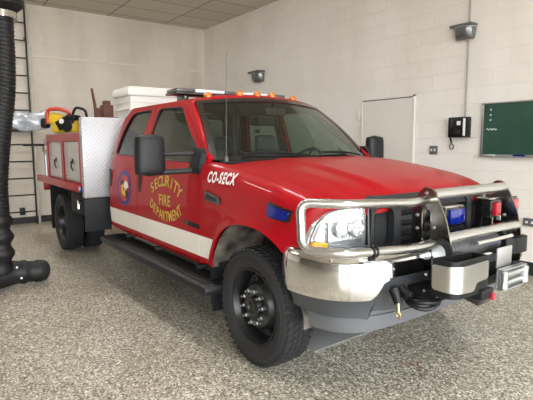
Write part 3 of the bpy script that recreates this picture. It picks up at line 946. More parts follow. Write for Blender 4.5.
# ------------------------------------------------------------------ front end
# grille
gr = MB()
def gmap(y, z, d=0, out=0.02): 
    return Vector((xfr(y) + out - d - .05*max(0, (z-1.10))/.12, y, z))
ovals = [round_poly([(s*.42, .875), (s*.585, .875), (s*.585, 1.125), (s*.42, 1.125)], .07, 6) for s in (-1, 1)]
cen = round_poly([(-.36, .88), (.36, .88), (.36, 1.135), (-.36, 1.135)], .03)
gr.panel(round_poly([(-.615, .83), (.615, .83), (.60, 1.165), (.57, 1.19), (-.57, 1.19), (-.60, 1.165)], .02), ovals + [cen], .05, gmap, .05)
go = gr.build('grille', m_gplastic, truck, smooth=45)
b = MB()
for k in range(4):
    z = .915 + k*.065
    b.panel([(-.36, z-.014), (.36, z-.014), (.36, z+.014), (-.36, z+.014)], [], .1, lambda y, zz, d=0: gmap(y, zz, d + .012), .035)
b.build('grille_bars', m_gplastic, go)
b = MB()
for s in (-1, 1):
    b.panel([(s*.41, .86), (s*.595, .86), (s*.595, 1.14), (s*.41, 1.14)], [], .1, lambda y, zz, d=0: gmap(y, zz, d + .06), .005)
b.panel([(-.38, .86), (.38, .86), (.38, 1.15), (-.38, 1.15)], [], .1, lambda y, zz, d=0: gmap(y, zz, d + .10), .005)
b.build('grille_backing', m_dark, go)
b = MB()
for s in (-1, 1):
    for i in range(9):
        for j in range(2):
            c_ = gmap(s*(.535 + j*.026), .905 + i*.024 + j*.012, .052)
            b.lathe([(0, .010), (.004, .0125), (.006, .009)], c_, (1, 0, 0), 8)
b.build('mesh_insert', m_gplastic, go)

# headlights
for s in (-1, 1):
    def hm(y, z, d=0): return Vector((xfr(y) + .028 - d - .10*max(0, z-1.02), y, z))
    main = round_poly([(s*.635, .905), (s*.885, .925), (s*.895, 1.0), (s*.872, 1.08), (s*.82, 1.112), (s*.635, 1.125)], [.01, .02, .05, .05, .04, .01])
    allp = round_poly([(s*.628, .872), (s*.962, .900), (s*.956, .97), (s*.93, 1.06), (s*.87, 1.115), (s*.80, 1.13), (s*.628, 1.132)], [.01, .02, .05, .05, .04, .04, .01])
    hl = MB().panel(allp, [], .04, lambda y, z, d=0: hm(y, z, d+.030), .03).build('headlight', m_reflect, truck)
    q = MB()
    for i in range(5): q.panel([(s*.64, .868+i*.007), (s*.89, .868+i*.007), (s*.89, .871+i*.007), (s*.64, .871+i*.007)], [], .08, lambda y, z, d=0: hm(y, z, d+.01), .018)
    q.build('lower_ribs', m_reflect, hl)
    for (yy, r_) in ((.70, .052), (.80, .052)):
        bw = MB(); c_ = hm(s*yy, 1.02, .032)
        bw.lathe([(.0, .0), (.022, .010), (.024, .006), (.024, 0)], c_, (1, 0, 0), 20); bw.lathe([(.0, r_*.5), (.004, r_*.8), (.018, r_), (.018, r_+.004), (.0, r_+.006)], c_, (1, 0, 0), 28)
        bw.build('reflector_bowl', m_reflect, hl)
    MB().panel(main, [], .05, lambda y, z, d=0: hm(y, z, d), .005).build('headlight_lens', m_lensg, hl)
    bz = MB(); bz.tube([hm(y, z, .006) for y, z in grow(allp, .003)], .005, 6, closed=True)
    bz.tube([hm(s*.886, z, .004) for z in (.88, .93, 1.0, 1.06)], .005, 6); bz.tube([hm(s*(.632 + k*.025), .908, .004) for k in range(11)], .005, 6)
    bz.build('headlight_bezel', m_lampbody, hl)
    MB().panel(round_poly([(s*.902, .952), (s*.948, .952), (s*.943, .98), (s*.918, 1.05), (s*.895, 1.09), (s*.912, 1.0)], .012), [], .03, lambda y, z, d=0: hm(y, z, d), .02).build('side_lens', m_clear, hl)
    MB().panel(round_poly([(s*.890, .905), (s*.958, .910), (s*.954, .948), (s*.890, .946)], .008), [], .03, lambda y, z, d=0: hm(y, z, d-.003), .025).build('turn_signal', m_signal, hl)

# bumper
BP = [(.375, 1.005), (.45, 1.03), (.60, 1.025), (.75, .985), (.86, .90), (.925, .78), (.955, .60), (.975, .30), (.98, 0)]
def arcparam(tab):
    d = [0]
    for (a, b), (c, e) in zip(tab, tab[1:]): d.append(d[-1] + math.hypot(c-a, e-b))
    return d
BD = arcparam(BP); BL = BD[-1]
def bplan(t, s):
    """t in metres from the wheel end; returns x, y"""
    return sinterp(list(zip(BD, [p[0] for p in BP])), t), s * sinterp(list(zip(BD, [p[1] for p in BP])), t)
def bump_map(s, inset=0.0):
    def f(t, z, d=0):
        x, y = bplan(t, s); x2, y2 = bplan(min(BL, t+.01), s); x1, y1 = bplan(max(0, t-.01), s)
        n = Vector((y2-y1, -(x2-x1), 0)).normalized() * (-s)
        n = n if n.dot(Vector((1, y*.5, 0))) > 0 else -n
        prof = sinterp([(.36, -.10), (.44, -.045), (.52, -.035), (.60, -.03), (.64, -.012), (.74, .005), (.84, .0), (.885, -.012), (.90, -.035), (.925, -.07), (.935, -.10)], z)
        return Vector((x, y, z)) + n * (prof - d - inset)
    return f
for s in (-1, 1):
    tc_ = BL - .70
    out = [(0.0, .70), (.03, .645), (.30, .652), (.50, .660), (.615, .662), (.65, .69), (.69, .755), (.75, .78), (BL, .785), (BL, .932), (0, .915)]
    if s > 0: out = out[::-1]
    bo = MB().panel(out, [], .03, bump_map(s), .012)
    if s < 0: bumper = bo
    else: bumper.add(bo.v, bo.f)
    va = MB().panel([(.02, .645), (.05, .555), (.30, .545), (.55, .55), (.62, .54), (.66, .66), (.61, .662), (.50, .658), (.30, .650)], [], .04, bump_map(s, .016), .02)
    ad_ = MB().panel([(.10, .555), (.14, .455), (.20, .44), (.50, .45), (BL, .48), (BL, .53), (.66, .545), (.30, .548)], [], .04, bump_map(s, .045), .02)
    ad_.panel([(.30, .545), (.62, .54), (BL, .53), (BL, .62), (.66, .60), (.60, .56)], [], .04, bump_map(s, .06), .02)
    if s < 0: airdam = ad_
    else: airdam.add(ad_.v, ad_.f)
    va.panel([(.60, .58), (BL, .50), (BL, .80), (.73, .79), (.67, .74), (.62, .64)], [], .05, bump_map(s, .05), .02)
    if s < 0: valance = va
    else: valance.add(va.v, va.f)
bumper.build('bumper', m_chrome, truck, smooth=40)
valance.build('lower_valance', m_valance, truck, smooth=40)
airdam.build('air_dam', mat('light_grey_air_dam', (.12, .125, .135), .45), truck, smooth=40)
for s in (-1, 1):
    t = MB(); cx_, cy_ = 1.0, s*.42
    t.tube(fillet([(.80, cy_, .66), (1.02, cy_, .66), (1.04, cy_-s*.02, .60), (.98, cy_-s*.03, .575), (.90, cy_-s*.03, .60)], .03), .017, 10)
    t.build('tow_hook', m_gloss, truck)
t = MB(); t.tube([(1.03 + .08*math.cos(a), -.54 + .09*math.sin(a), .632 + .01*math.sin(a*2)) for a in [2*PI*i/28 for i in range(28)]], .013, 8, closed=True)
t.tube([(1.03 + .08*math.cos(a), -.53 + .09*math.sin(a), .652) for a in [2*PI*i/28 for i in range(28)]], .013, 8, closed=True)
t.build('cable_coil', m_plastic, truck)
t = MB(); t.cyl((.96, -.70, .72), (1.0, -.71, .65), .028, .022, 12); t.cyl((.95, -.64, .71), (1.01, -.64, .68), .03, n=12)
t.build('trailer_plug', m_plastic, truck)
t = MB(); t.cyl((1.0, -.715, .66), (1.01, -.72, .605), .009, n=8); t.tube([(1.01 + .012*math.cos(a), -.72, .595 + .018*math.sin(a)) for a in [2*PI*i/14 for i in range(14)]], .004, 6, closed=True)
t.build('brass_pin', mat('brass', (.55, .40, .18), .35, 1), truck)

# brush guard
GX = .0
bgp = [(.80, .70), (.80, 1.10), (.84, 1.21), (.885, 1.252), (.935, 1.245), (.985, 1.17), (1.035, 1.06), (1.065, .94), (1.075, .84), (1.07, .72)]
for k, y in enumerate((-.345, .445)):
    g = MB().panel(round_poly(bgp, .02), [round_poly([(.87, .93), (.93, .93), (.93, 1.12), (.87, 1.12)], .02)], .06, lambda x, z, d=0: Vector((x, y - .006 + d, z)), .012)
    g.panel([(.80, .72), (.805, .72), (.88, 1.2), (.87, 1.2)], [], .1, lambda x, z, d=0: Vector((x, y + d, z)), .05)
    up = g.build('guard_upright', m_steel2, truck)
    for (x, z) in ((.90, 1.215), (.955, 1.02), (1.03, .93), (.84, 1.08), (.84, 1.0), (.985, .80), (.90, .78)):
        MB().lathe([(0, .0105), (.006, .010), (.009, .004), (.009, 0)], (x, y - .006, z), (0, -1, 0), 10).build('bolt', m_alu, up)
gt = MB(); gt.cyl((.93, -.34, 1.205), (.93, .44, 1.205), .034, n=24); gt.build('guard_crossbar', m_steel, truck)
gt = MB(); gt.cyl((1.03, -.34, .960), (1.03, .44, .960), .034, n=24); gt.build('guard_crossbar', m_steel, truck)
for s in (-1,):
    pt = fillet([(.90, s*.345, 1.175), (.95, s*.55, 1.178), (.92, s*1.02, 1.205), (.72, s*1.165, 1.205), (.77, s*1.19, .968), (.97, s*1.08, .970), (1.01, s*.60, .938), (.99, s*.345, .932)], .065, 8)
    tb = MB().tube(pt, .024, 16).build('headlight_guard_tube', m_steel, truck)
    c_ = MB()
    for o_ in (-.012, .012):
        c_.lathe([(-.005, .030), (0, .032), (.005, .030), (.005, .02), (-.005, .02)], (.985, s*(.90+o_), .958), (-.12, s, 0), 16)
    c_.box((.975, s*.90, .925), (.02, .045, .03), .006)
    c_.build('tube_clamp', m_plastic, tb)

# warning lights in the grille
def warn(x, y, z, w, h, m, nm):
    b = MB().box((x, y, z), (.07, w+.05, h+.03), .008).build(nm, m_gloss, truck)
    MB().box((x+.045, y, z), (.035, w, h), .010).build('lamp_lens', m, b)
    return b
wb = warn(.80, .045, 1.035, .16, .095, m_blue, 'blue_warning_light'); MB().box((.80, .045, 1.095), (.07, .20, .012), .004).build('mount_strap', m_steel, wb)
wb = warn(.84, .525, 1.05, .19, .095, m_redl, 'red_warning_light')
MB().box((.84, .50, 1.125), (.10, .28, .012), .004).build('mount_strap', m_steel, wb); MB().box((.88, .55, .985), (.03, .10, .035), .004).build('lamp_tag', m_decalw, wb)
wb = warn(.76, .84, 1.04, .14, .09, m_redl, 'red_warning_light')

# winch
wn = MB(); wn.span(.86, 1.10, -.52, .46, .64, .70, .01); wn.span(.86, .90, -.50, .44, .66, .86, .01)
wi = wn.build('winch_carrier', m_plastic, truck)
hs = MB(); hp = round_poly([(1.10, -.585), (1.25, -.585), (1.255, -.265), (1.14, -.265)], [.02, .10, .03, .02], 6)
hs.panel(hp, [grow(hp, -.016)], .06, lambda x, y, d=0: Vector((x, y, .900 - d)), .195)
hs.span(1.12, 1.24, -.56, -.28, .706, .725)
hs.span(1.15, 1.27, -.36, -.24, .665, .72, .008)
hw = hs.build('winch_end_housing', m_plastic, truck, smooth=40)
_s = Vector((1.1735, -.585)); _p = Vector((1.25, -.585)); _e = Vector((1.2517, -.5085))
pw = [(1.095, -.590)] + [tuple(_s*(1-t)**2 + _p*2*t*(1-t) + _e*t*t + Vector((.005*t, -.005*(1-t)))) for t in [k/8 for k in range(9)]] + [(1.259, -.285)]
pd = arcparam(pw)
def pwm(t, z, d=0):
    x = sinterp(list(zip(pd, [p[0] for p in pw])), t); y = sinterp(list(zip(pd, [p[1] for p in pw])), t)
    return Vector((x, y, z)) + Vector((.3, -.3, 0)) * 0
PL = pd[-1]
sp_ = MB().panel(round_poly([(.02, .742), (PL-.14, .732), (PL-.12, .775), (PL-.01, .78), (PL-.01, .882), (.02, .876)], .02), [], .025, lambda t, z, d=0: pwm(t, z) + Vector((.006 - d, -.004 + d, 0)), .006)
sp_.build('stainless_cover', m_steel, hw)
for (t, z) in ((.0, .90), (.0, .72), (.01, .81)):
    p = pwm(t, z); MB().lathe([(0, .008), (.005, .008), (.007, 0)], p + Vector((-.02, -.002, 0)), (0, -1, 0), 8).build('bolt', m_alu, hw)
MB().box((1.19, -.27, .655), (.10, .13, .05), .01, rot=Matrix.Rotation(.25, 3, 'Y')).build('hawse_bracket', m_gloss, hw)
MB().box((1.27, -.26, .675), (.03, .022, .04), .006).build('red_release_tab', m_redl, hw)
hs = MB(); hp = round_poly([(.93, .24), (1.05, .24), (1.10, .32), (1.11, .49), (.93, .52)], [.02, .04, .05, .06, .02], 5)
hs.panel(hp, [], .06, lambda x, y, d=0: Vector((x, y, .895 - d)), .10)
hs.build('winch_motor_housing', m_plastic, truck, smooth=40)
dm = MB(); dm.cyl((1.01, -.38, .885), (1.01, .22, .885), .045, n=24)
dw = dm.build('winch_drum', m_alu, truck)
rp_ = MB()
for i in range(21): rp_.tube([(1.01 + .056*math.cos(a), -.345 + i*.026, .885 + .056*math.sin(a)) for a in [2*PI*k/20 for k in range(20)]], .0125, 6, closed=True)
rp_.build('winch_cable', m_rope, dw)
dm = MB(); dm.lathe([(-.008, .02), (-.008, .085), (.008, .085), (.008, .02)], (1.01, -.37, .885), (0, 1, 0), 28)
dm.build('drum_flange', m_plastic, dw)
dm = MB(); dm.lathe([(-.008, .02), (-.008, .085), (.008, .085), (.008, .02)], (1.01, .215, .885), (0, 1, 0), 28); dm.build('drum_flange', m_plastic, dw)
t = MB(); t.cyl((1.12, -.17, .93), (1.12, .22, .93), .011, n=10); t.build('tie_rod', m_chrome, truck)
fl = MB(); fl.box((1.155, .07, .825), (.012, .17, .12), .004); fl.box((1.175, .10, .705), (.012, .28, .11), .006)
fo = fl.build('fairlead', m_alu, truck)
for y in (-.02, .22):
    MB().lathe([(-.055, .0), (-.055, .017), (-.045, .024), (-.015, .021), (.015, .021), (.045, .024), (.055, .017), (.055, 0)], (1.21, y, .705), (0, 0, 1), 20).build('roller', m_alu, fo)
for z in (.73, .68):
    MB().cyl((1.20, .005, z), (1.20, .195, z), .016, n=16).build('roller', m_alu, fo)
MB().box((1.195, .10, .765), (.04, .28, .008), .003).box((1.195, .10, .645), (.04, .28, .008), .003).build('roller_frame', m_alu, fo)

# ------------------------------------------------------------------ mirrors
for s in (-1, 1):
    f = MB()
    f.panel(round_poly([(-.70, 1.27), (-.70, 1.43), (-.76, 1.475), (-.90, 1.47), (-.86, 1.40), (-.865, 1.33), (-.95, 1.285)], .02), [], .05, lambda x, z, d=0: Vector((x, s*(.985 - d - .25*max(0, z-1.35)), z)), .05)
    mo = f.build('side_mirror', m_bplastic, truck)
    arms = MB(); arms.tube([(-.82, s*.97, 1.43), (-.90, s*1.10, 1.43), (-.93, s*1.26, 1.43)], .016, 10); arms.tube([(-.84, s*.97, 1.295), (-.90, s*1.10, 1.29), (-.93, s*1.26, 1.285)], .022, 10)
    arms.build('mirror_arm', m_bplastic, mo)
    hd_ = MB()
    def mh(u, v):
        a = v*2*PI; zz = lerp(1.255, 1.585, u)
        e = (1 - abs(2*u-1)**5)**.5 if 0 < u < 1 else 0
        w_ = lerp(.125, .115, u) * (.80 + .20*e) * (1 if 0 < u < 1 else .0)
        dpt = .075 * (.5 + .5*e) * (1 if 0 < u < 1 else .0)
        ca, sa = math.cos(a), math.sin(a)
        yy = math.copysign(abs(ca)**.6, ca)*w_; xx = math.copysign(abs(sa)**.8, sa)*dpt*(1.0 if sa > 0 else .45)
        return Vector((-.95 + xx - s*0 + .10*(abs(yy))*0, s*(1.285) + yy, zz))
    hd_.grid(mh, 16, 28)
    hd_.build('mirror_head', m_bplastic, mo, smooth=60)
    MB().box((-.978, s*1.285, 1.42), (.012, .19, .26), .004).build('mirror_glass', m_mirror, mo)

# ------------------------------------------------------------------ roof lamps, light bar, wipers, antenna
for y in (-.56, -.25, -.06, .12, .41):
    x = -1.24 - .11*(y/.7)**2; z = 1.955 - .055*abs(y/.742)**2.2
    lp = MB(); lp.lathe([(-.015, .030), (.0, .038), (.018, .037), (.036, .030), (.047, .016), (.050, 0)], (x, y, z), (.25, 0, 1), 20)
    l_ = lp.build('roof_marker_lamp', m_amber, truck)
    MB().lathe([(-.03, .040), (-.012, .054), (.004, .052), (.004, .03)], (x, y, z), (.25, 0, 1), 20).build('lamp_base', m_plastic, l_)
bx = -1.78
lbm = MB(); lbm.box((bx, -.04, 1.992), (.26, 1.34, .028), .012)
for s in (-1, 1): lbm.box((bx, -.04 + s*.54, 1.958), (.18, .05, .065), .01)
lb = lbm.build('light_bar', m_gloss, truck)
for k, (y0, y1, mm) in enumerate(((-.70, -.50, m_lampbody), (-.495, -.16, m_clear), (-.155, .04, m_lampbody), (.045, .38, m_clear), (.385, .62, m_lampbody))):
    MB().box((bx, (y0+y1)/2, 2.022), (.24, y1-y0, .036), .014).build('lens_module', m_clear if mm is m_clear else m_lampglass, lb)
for s in (-1, 1):
    wp_ = MB()
    y0 = .06 if s < 0 else .70; y1 = -.62 if s < 0 else .08
    a = ws((y0/.875+1)/2, .02) + Vector((.02, 0, .01)); b_ = ws((y1/.85+1)/2, .055) + Vector((.025, 0, .025))
    pts = [a.lerp(b_, t) + Vector((.02, 0, .02))*math.sin(PI*t)*.8 for t in [i/10 for i in range(11)]]
    wp_.tube(pts, .008, 8)
    q = wp_.build('wiper', m_plastic, truck)
    m0 = a.lerp(b_, .38) + Vector((.006, 0, .004)); m1 = b_ + Vector((.004, 0, .0))
    MB().tube([m0, m0.lerp(m1, .5) + Vector((.004, 0, .006)), m1], .007, 8).build('wiper_blade', m_gplastic, q)
an = MB(); an.cyl((-.60, -.80, 1.37), (-.60, -.80, 1.41), .018, .010, 12); an.tube([(-.60, -.80, 1.40), (-.61, -.79, 1.8), (-.62, -.77, 2.2)], [.0025, .002, .0015], 8)
an.build('antenna', mat('antenna_whip', (.12, .12, .12), .5), truck)

# ------------------------------------------------------------------ cab interior
fl = MB(); fl.span(-2.93, -.72, -.88, .88, .60, .63); fl.build('cabin_floor', m_int, truck)
hl_ = MB(); hl_.sheet(lambda u, v, d=0: roof(u*.96+.01, v*.94+.03) - Vector((0, 0, .045 + d)), 12, 12, .01); hl_.build('headliner', m_seat, truck)
ds = MB()
def dash(u, v):
    y = lerp(-.83, .83, u); t = v
    px_ = [(-.58, 1.36), (-.72, 1.385), (-.90, 1.375), (-1.0, 1.33), (-1.02, 1.20), (-.98, 1.0), (-.86, .80)]
    k = t*(len(px_)-1); i = min(int(k), len(px_)-2); a, b_ = px_[i], px_[i+1]
    x = lerp(a[0], b_[0], k-i); z = lerp(a[1], b_[1], k-i)
    return Vector((x, y, z + .012*math.exp(-((y-.42)/.2)**2)))
ds.grid(dash, 20, 18); ds.build('dashboard', m_int, truck)
sw = empty_ = MB(); C_ = Vector((-1.10, .42, 1.30)); axv = Vector((-.62, 0, .5)).normalized()
u_ = Vector((0, 1, 0)); w_ = axv.cross(u_)
sw.tube([C_ + (u_*math.cos(a) + w_*math.sin(a))*.195 for a in [2*PI*i/36 for i in range(36)]], .015, 10, closed=True)
for a in (0, PI, -PI/2): sw.tube([C_, C_ + (u_*math.cos(a) + w_*math.sin(a))*.19], .013, 8)
sw.lathe([(-.02, .0), (-.02, .07), (.02, .06), (.025, 0)], C_, axv, 20); sw.cyl(C_, C_ - axv*.25, .03, n=12)
sw.build('steering_wheel', m_plastic, truck)
def seat(x, y0, y1, head):
    st = MB(); yc = (y0+y1)/2; w = y1-y0
    st.box((x, yc, .86), (.50, w, .18), .06, seg=3); st.box((x-.27, yc, 1.14), (.16, w, .58), .06, rot=Matrix.Rotation(-.22, 3, 'Y'), seg=3)
    st.box((x, yc, .70), (.40, w*.8, .16), .02)
    so = st.build('seat', m_seat, truck)
    for h in head: MB().box((x-.35, h, 1.50), (.11, .27, .20), .05, seg=3).cyl((x-.34, h-.06, 1.36), (x-.345, h-.06, 1.46), .008, n=8).cyl((x-.34, h+.06, 1.36), (x-.345, h+.06, 1.46), .008, n=8).build('headrest', m_seat, so)
seat(-1.42, -.68, -.16, (-.42,)); seat(-1.42, .16, .68, (.42,)); seat(-2.40, -.75, .75, (-.45, .45))
im = MB(); im.box((-1.03, 0, 1.80), (.03, .24, .075), .015); im.cyl((-1.03, 0, 1.81), (-1.06, 0, 1.90), .01, n=8); im.build('rear_view_mirror', m_plastic, truck)
t = MB(); t.box((-1.9, .10, 1.36), (.03, .05, .9), .01); t.build('equipment_post', m_plastic, truck)
t = MB(); t.box((-1.55, .22, 1.74), (.16, .22, .10), .02); t.box((-1.50, .12, 1.63), (.03, .05, .03), .006); t.build('overhead_radio', m_plastic, truck)
# grab handles on the driver's pillar
t = MB(); t.tube(fillet([(-.95, .80, 1.55), (-.98, .74, 1.58), (-1.14, .70, 1.71), (-1.14, .74, 1.74)], .05), .016, 8); t.build('grab_handle', m_seat, truck)

# ------------------------------------------------------------------ flatbed body
bd_ = MB(); bd_.span(-5.65, -3.22, -1.16, 1.16, .93, .985, .005)
for x in (-5.4, -4.9, -4.3, -3.7, -3.3): bd_.span(x-.03, x+.03, -1.1, 1.1, .82, .93)
bd_.build('flatbed_deck', m_dark, truck)
for s in (-1, 1):
    r = MB(); r.box((-4.45, s*1.215, .985), (2.42, .07, .095), .012); ro = r.build('side_rail', m_red, truck)
    MB().box((-3.235, s*1.22, .975), (.035, .05, .07), .01).build('rail_marker_lamp', m_blue, ro)
    # compartment box
    c_ = MB()
    def fr(x, z, d=0): return Vector((x, s*(1.20 - d), z))
    holes = [[(-4.97, 1.04), (-4.20, 1.04), (-4.20, 1.545), (-4.97, 1.545)], [(-4.08, 1.04), (-3.32, 1.04), (-3.32, 1.545), (-4.08, 1.545)]]
    c_.panel([(-5.08, .985), (-3.22, .985), (-3.22, 1.645), (-5.08, 1.645)], holes, .3, fr, .03)
    c_.span(-5.08, -3.22, s*.62, s*1.17, .986, .99); c_.span(-5.08, -3.22, s*.62, s*.64, .99, 1.645)
    c_.span(-5.08, -5.06, s*.64, s*1.17, .99, 1.645); c_.span(-3.24, -3.22, s*.64, s*1.17, .99, 1.645)
    comp = c_.build('equipment_compartment', m_red, truck, smooth=0)
    MB().span(-5.07, -3.23, s*.63, s*1.19, 1.645, 1.652, .002).build('compartment_lid', m_diamond, comp)
    for h in holes:
        dd = MB(); x0_, x1_ = h[0][0], h[1][0]
        dd.span(x0_+.005, x1_-.005, s*1.160, s*1.185, h[0][1]+.005, h[2][1]-.005, .003)
        for i in range(12):
            z = h[0][1] + .03 + i*.04
            dd.span(x0_+.02, x1_-.02, s*1.184, s*1.190, z, z+.026, .003)
        do = dd.build('roll_up_door', m_alu_door if 'm_alu_door' in globals() else m_alu, comp)
        lt = MB(); lx_ = (x0_+x1_)/2+.05; lt.lathe([(0, .035), (.008, .033), (.012, 0)], (lx_, s*1.188, 1.30), (0, s, 0), 16); lt.tube([(lx_, s*1.21, 1.30), (lx_+.02, s*1.215, 1.22), (lx_+.03, s*1.20, 1.18)], .009, 8)
        lt.build('door_latch', m_plastic, do)
# diamond-plate bulkhead
dpb = MB(); dpb.box((-3.17, 0, 1.347), (.10, 2.42, .945), .02); dpb.build('bulkhead_panel', m_diamond, truck)
for s in (-1, 1):
    sg = MB(); sg.sheet(lambda u, v, d=0: Vector((-3.11 - d - .04*(1-v)**2, s*lerp(lerp(.94, .90, 1-v), 1.21, u), lerp(.48, .87, v))), 4, 8, .02)
    sg.build('splash_guard', m_gplastic, truck)
    q = MB(); q.sheet(lambda u, v, d=0: Vector((-5.25 + d, s*lerp(.62, 1.15, u), lerp(.22, .88, v))), 3, 6, .012); q.build('rear_mud_flap', m_plastic, truck)
    # fuel filler / valve under the bed
    v_ = MB(); v_.cyl((-3.45, s*1.17, .80), (-3.45, s*1.205, .80), .03, n=14); v_.cyl((-3.45, s*1.195, .80), (-3.44, s*1.20, .72), .014, n=8); v_.build('drain_valve', m_chrome, truck)
    v_ = MB(); v_.span(-4.05, -3.35, s*.80, s*1.14, .62, .90, .02); v_.build('under_bed_box', m_dark, truck)
tb_ = MB(); tb_.span(-5.72, -5.66, -1.15, 1.15, .78, .98, .01); tb_.build('tail_board', m_red, truck)
# pump fittings at the rear corner
pf = MB()
pf.cyl((-5.30, -1.13, .985), (-5.30, -1.13, 1.42), .035, n=14); pf.cyl((-5.45, -1.14, .985), (-5.45, -1.14, 1.50), .03, n=12)
pf.lathe([(-.05, .0), (-.05, .05), (0, .07), (.05, .05), (.05, 0)], (-5.30, -1.13, 1.46), (0, 1, .1), 18); pf.lathe([(-.04, 0), (-.04, .06), (.04, .06), (.04, 0)], (-5.45, -1.14, 1.54), (1, 0, 0), 18)
pf.tube(fillet([(-5.30, -1.13, 1.35), (-5.40, -1.18, 1.40), (-5.45, -1.14, 1.50)], .08), .03, 10)
pfo = pf.build('pump_fitting', m_alu, truck)
MB().cyl((-5.30, -1.10, 1.50), (-5.62, -1.42, 1.50), .018, n=10).cyl((-5.30, -1.10, 1.50), (-5.25, -.95, 1.50), .03, n=10).build('valve_lever', m_iron, pfo)
MB().box((-5.25, -1.10, 1.35), (.12, .10, .12), .02).build('gauge_box', m_plastic, pfo)

# ------------------------------------------------------------------ things carried on the truck
# white storage chest on the deck
chs = empty('storage_chest', (-3.75, 0, .985), 'tall white ribbed storage chest with flanged lid on the truck bed behind the cab', 'chest')
q = MB(); q.box((-3.64, .04, 1.56), (.56, 1.14, 1.13), .02)
for z in (1.86, 1.95, 2.04): q.box((-3.64, .04, z), (.585, 1.165, .014), .004)
q.build('chest_body', m_chestw, chs)
MB().box((-3.64, .04, 2.16), (.63, 1.21, .09), .015).box((-3.64, .04, 2.215), (.60, 1.18, .03), .012).build('lid', m_chestw, chs)
# small dark case and pole behind
q = MB(); q.box((-3.66, -.735, 1.829), (.16, .13, .35), .01); q.box((-3.66, -.735, 2.03), (.10, .08, .06), .01)
tag(q.build('tool_case', m_brown), 'small brown case standing on the compartment lid beside the white chest', 'case')
pi_ = empty('pry_bar', (-3.82, -.93, 1.65), 'dark rusty upright pry bar standing between the chainsaw and the white chest', 'tool')
MB().tube([(-3.60, -.875, 1.655), (-3.60, -.90, 2.0), (-3.60, -.93, 2.20)], [.022, .02, .014], 8).build('shaft', m_brown, pi_)
MB().box((-3.60, -.875, 1.84), (.05, .07, .24), .01).build('grip', m_brown, pi_)
# hose bundle
q = MB()
for k in range(3): q.tube([(-3.38 + .09*math.cos(a), -.80 + .14*math.sin(a), 1.70 + k*.05 + .01*math.sin(3*a)) for a in [2*PI*i/28 for i in range(28)]], .027, 8, closed=True)
tag(q.build('coiled_strap', m_hose), 'dark coiled strap lying behind the diamond-plate bulkhead next to the chest', 'strap')

# chainsaw
sx, sy, sz = -4.80, -.98, 1.654
cs = empty('chainsaw', (sx, sy, sz), 'yellow and black chainsaw with red handle on top of the side compartment', 'chainsaw')
q = MB(); q.box((sx+.02, sy, sz+.12), (.36, .20, .22), .05, seg=3); q.box((sx-.10, sy-.02, sz+.20), (.20, .17, .16), .04, rot=Matrix.Rotation(.3, 3, 'Y'), seg=3)
q.build('engine_cover', m_yellow, cs)
q = MB(); q.box((sx+.05, sy-.105, sz+.16), (.25, .03, .14), .03, rot=Matrix.Rotation(-.5, 3, 'Y')); q.box((sx+.14, sy-.04, sz+.22), (.16, .18, .08), .03); q.lathe([(0, .0), (.01, .075), (.03, .07), (.035, .0)], (sx+.08, sy-.10, sz+.10), (0, -1, 0), 24)
q.build('side_cover', m_plastic, cs)
MB().lathe([(0, 0), (.004, .035), (.012, .03), (.014, 0)], (sx+.02, sy-.135, sz+.17), (0, -1, 0), 18).build('round_label', m_decalw, cs)
q = MB(); q.tube(fillet([(sx-.20, sy-.09, sz+.14), (sx-.21, sy-.09, sz+.33), (sx-.05, sy-.09, sz+.345), (sx+.08, sy-.06, sz+.31), (sx+.11, sy-.04, sz+.22)], .07), .026, 10); q.build('front_handle', m_orange, cs)
q = MB(); q.tube(fillet([(sx+.10, sy, sz+.24), (sx+.16, sy, sz+.37), (sx+.30, sy, sz+.33), (sx+.32, sy, sz+.20), (sx+.18, sy, sz+.12)], .05), .018, 10); q.build('rear_handle', m_plastic, cs)
q = MB(); q.box((sx-.27, sy-.03, sz+.15), (.10, .12, .14), .03); q.build('muffler', m_plastic, cs)
q = MB(); A_ = Vector((sx-.26, sy-.02, sz+.18)); B_ = Vector((sx-.88, sy-.10, sz+.19))
dd_ = (B_-A_)
q.tube([A_, A_.lerp(B_, .5), B_], [.03, .028, .02], 8); q.build('guide_bar', m_alu, cs)
cs.scale = (1.05, 1.05, 1.05); cs.rotation_euler = (0, 0, .85)
# crinkled clear cover over the bar
def cover(u, v):
    a = v*2*PI; c_ = A_.lerp(B_ + dd_.normalized()*.12, u)
    w_ = .13*(1 - .25*u) + .02*math.sin(9*u + 2*v*PI) + .012*math.sin(23*u + 5*a)
    pr = Vector((dd_.y, -dd_.x, 0)).normalized()
    return c_ + Vector((0, 0, 1))*math.sin(a)*w_ + pr*math.cos(a)*(.05 + .012*math.sin(17*u + a))
MB().grid(cover, 26, 20).build('clear_bar_cover', m_sheet, cs, smooth=25)

# mat under the front of the truck
q = MB(); q.box((-.25, .0, .006), (.72, 1.05, .010), .003, rot=Matrix.Rotation(.02, 3, 'Z'))
tag(q.build('drip_mat', mat('grey_drip_mat', (.20, .20, .195), .7)), 'flat grey drip mat on the floor under the engine', 'mat')

# ------------------------------------------------------------------ light
w = bpy.data.worlds.new('World'); scene.world = w; w.use_nodes = True
bgn = w.node_tree.nodes['Background']
bgn.inputs['Color'].default_value = (.93, .97, 1.0, 1); bgn.inputs['Strength'].default_value = 5.0
la = bpy.data.lights.new('door_portal', 'AREA'); la.shape = 'RECTANGLE'; la.size = OY1 - OY0; la.size_y = OZ
la.cycles.is_portal = True
lo = bpy.data.objects.new('door_portal', la); COL.objects.link(lo)
lo.location = (XF + .1, (OY0+OY1)/2, OZ/2); lo.rotation_euler = (PI/2, 0, PI/2)

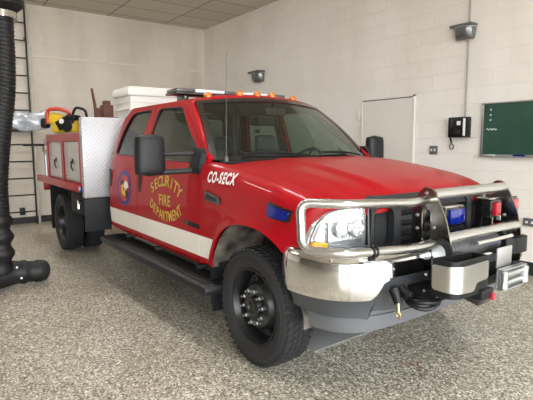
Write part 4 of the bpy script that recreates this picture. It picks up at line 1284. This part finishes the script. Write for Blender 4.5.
m_fill = mat('fill_light_glow', (.9, .9, .9), .5, 0, Emission_Color=(1, .98, .95, 1), Emission_Strength=22.0)  # glowing panels of unseen ceiling fixtures, added to brighten the bay
for (lx0, ly0) in ((-4.4, -1.0), (-4.4, -4.0), (-.8, -1.0), (3.0, -1.0)):
    nm = {-4.4: 'over the rear of the truck', -.8: 'over the cab', 3.0: 'over the front of the bay'}[lx0] + (', nearer the truck' if ly0 > -3 else ', further from the truck')
    e = empty('added_fill_light', (lx0, ly0, H), 'long unseen fill light added at the ceiling ' + nm, 'fill light', 'added fill lights on the ceiling')
    MB().box((lx0, ly0, H-.04), (1.25, .32, .078), .01).build('fill_light_housing', m_white, e)
    MB().box((lx0, ly0, H-.088), (1.20, .26, .02), .006).build('fill_light_panel', m_fill, e)

la2 = la.copy(); la2.size = 4.5; lo2 = bpy.data.objects.new('door_portal', la2); COL.objects.link(lo2)
lo2.location = (XF + .1, -8.35, OZ/2); lo2.rotation_euler = (PI/2, 0, PI/2)

# ------------------------------------------------------------------ camera
CP = (2.581, -2.726, 1.511); YAW, PIT, ROL, FPX = 2.514, .1196, -.00576, 475.2
cd = bpy.data.cameras.new('Camera'); co = bpy.data.objects.new('Camera', cd); COL.objects.link(co)
F_ = Vector((math.cos(YAW)*math.cos(PIT), math.sin(YAW)*math.cos(PIT), -math.sin(PIT)))
R_ = F_.cross(Vector((0, 0, 1))).normalized(); U_ = R_.cross(F_)
R2 = R_*math.cos(ROL) + U_*math.sin(ROL); U2 = -R_*math.sin(ROL) + U_*math.cos(ROL)
M = Matrix((R2, U2, -F_)).transposed().to_4x4(); M.translation = Vector(CP); co.matrix_world = M
cd.sensor_width = 36; cd.lens = FPX / 533 * 36; cd.clip_start = .05
scene.camera = co
scene.view_settings.view_transform = 'Standard'; scene.view_settings.look = 'None'
scene.view_settings.gamma = 1; scene.view_settings.use_curve_mapping = False
scene.view_settings.exposure = 0.9
scene.cycles.use_denoising = True
scene.cycles.max_bounces = 10; scene.cycles.diffuse_bounces = 6; scene.cycles.transparent_max_bounces = 16
scene.cycles.caustics_reflective = False; scene.cycles.caustics_refractive = False
scene.cycles.sample_clamp_indirect = 6
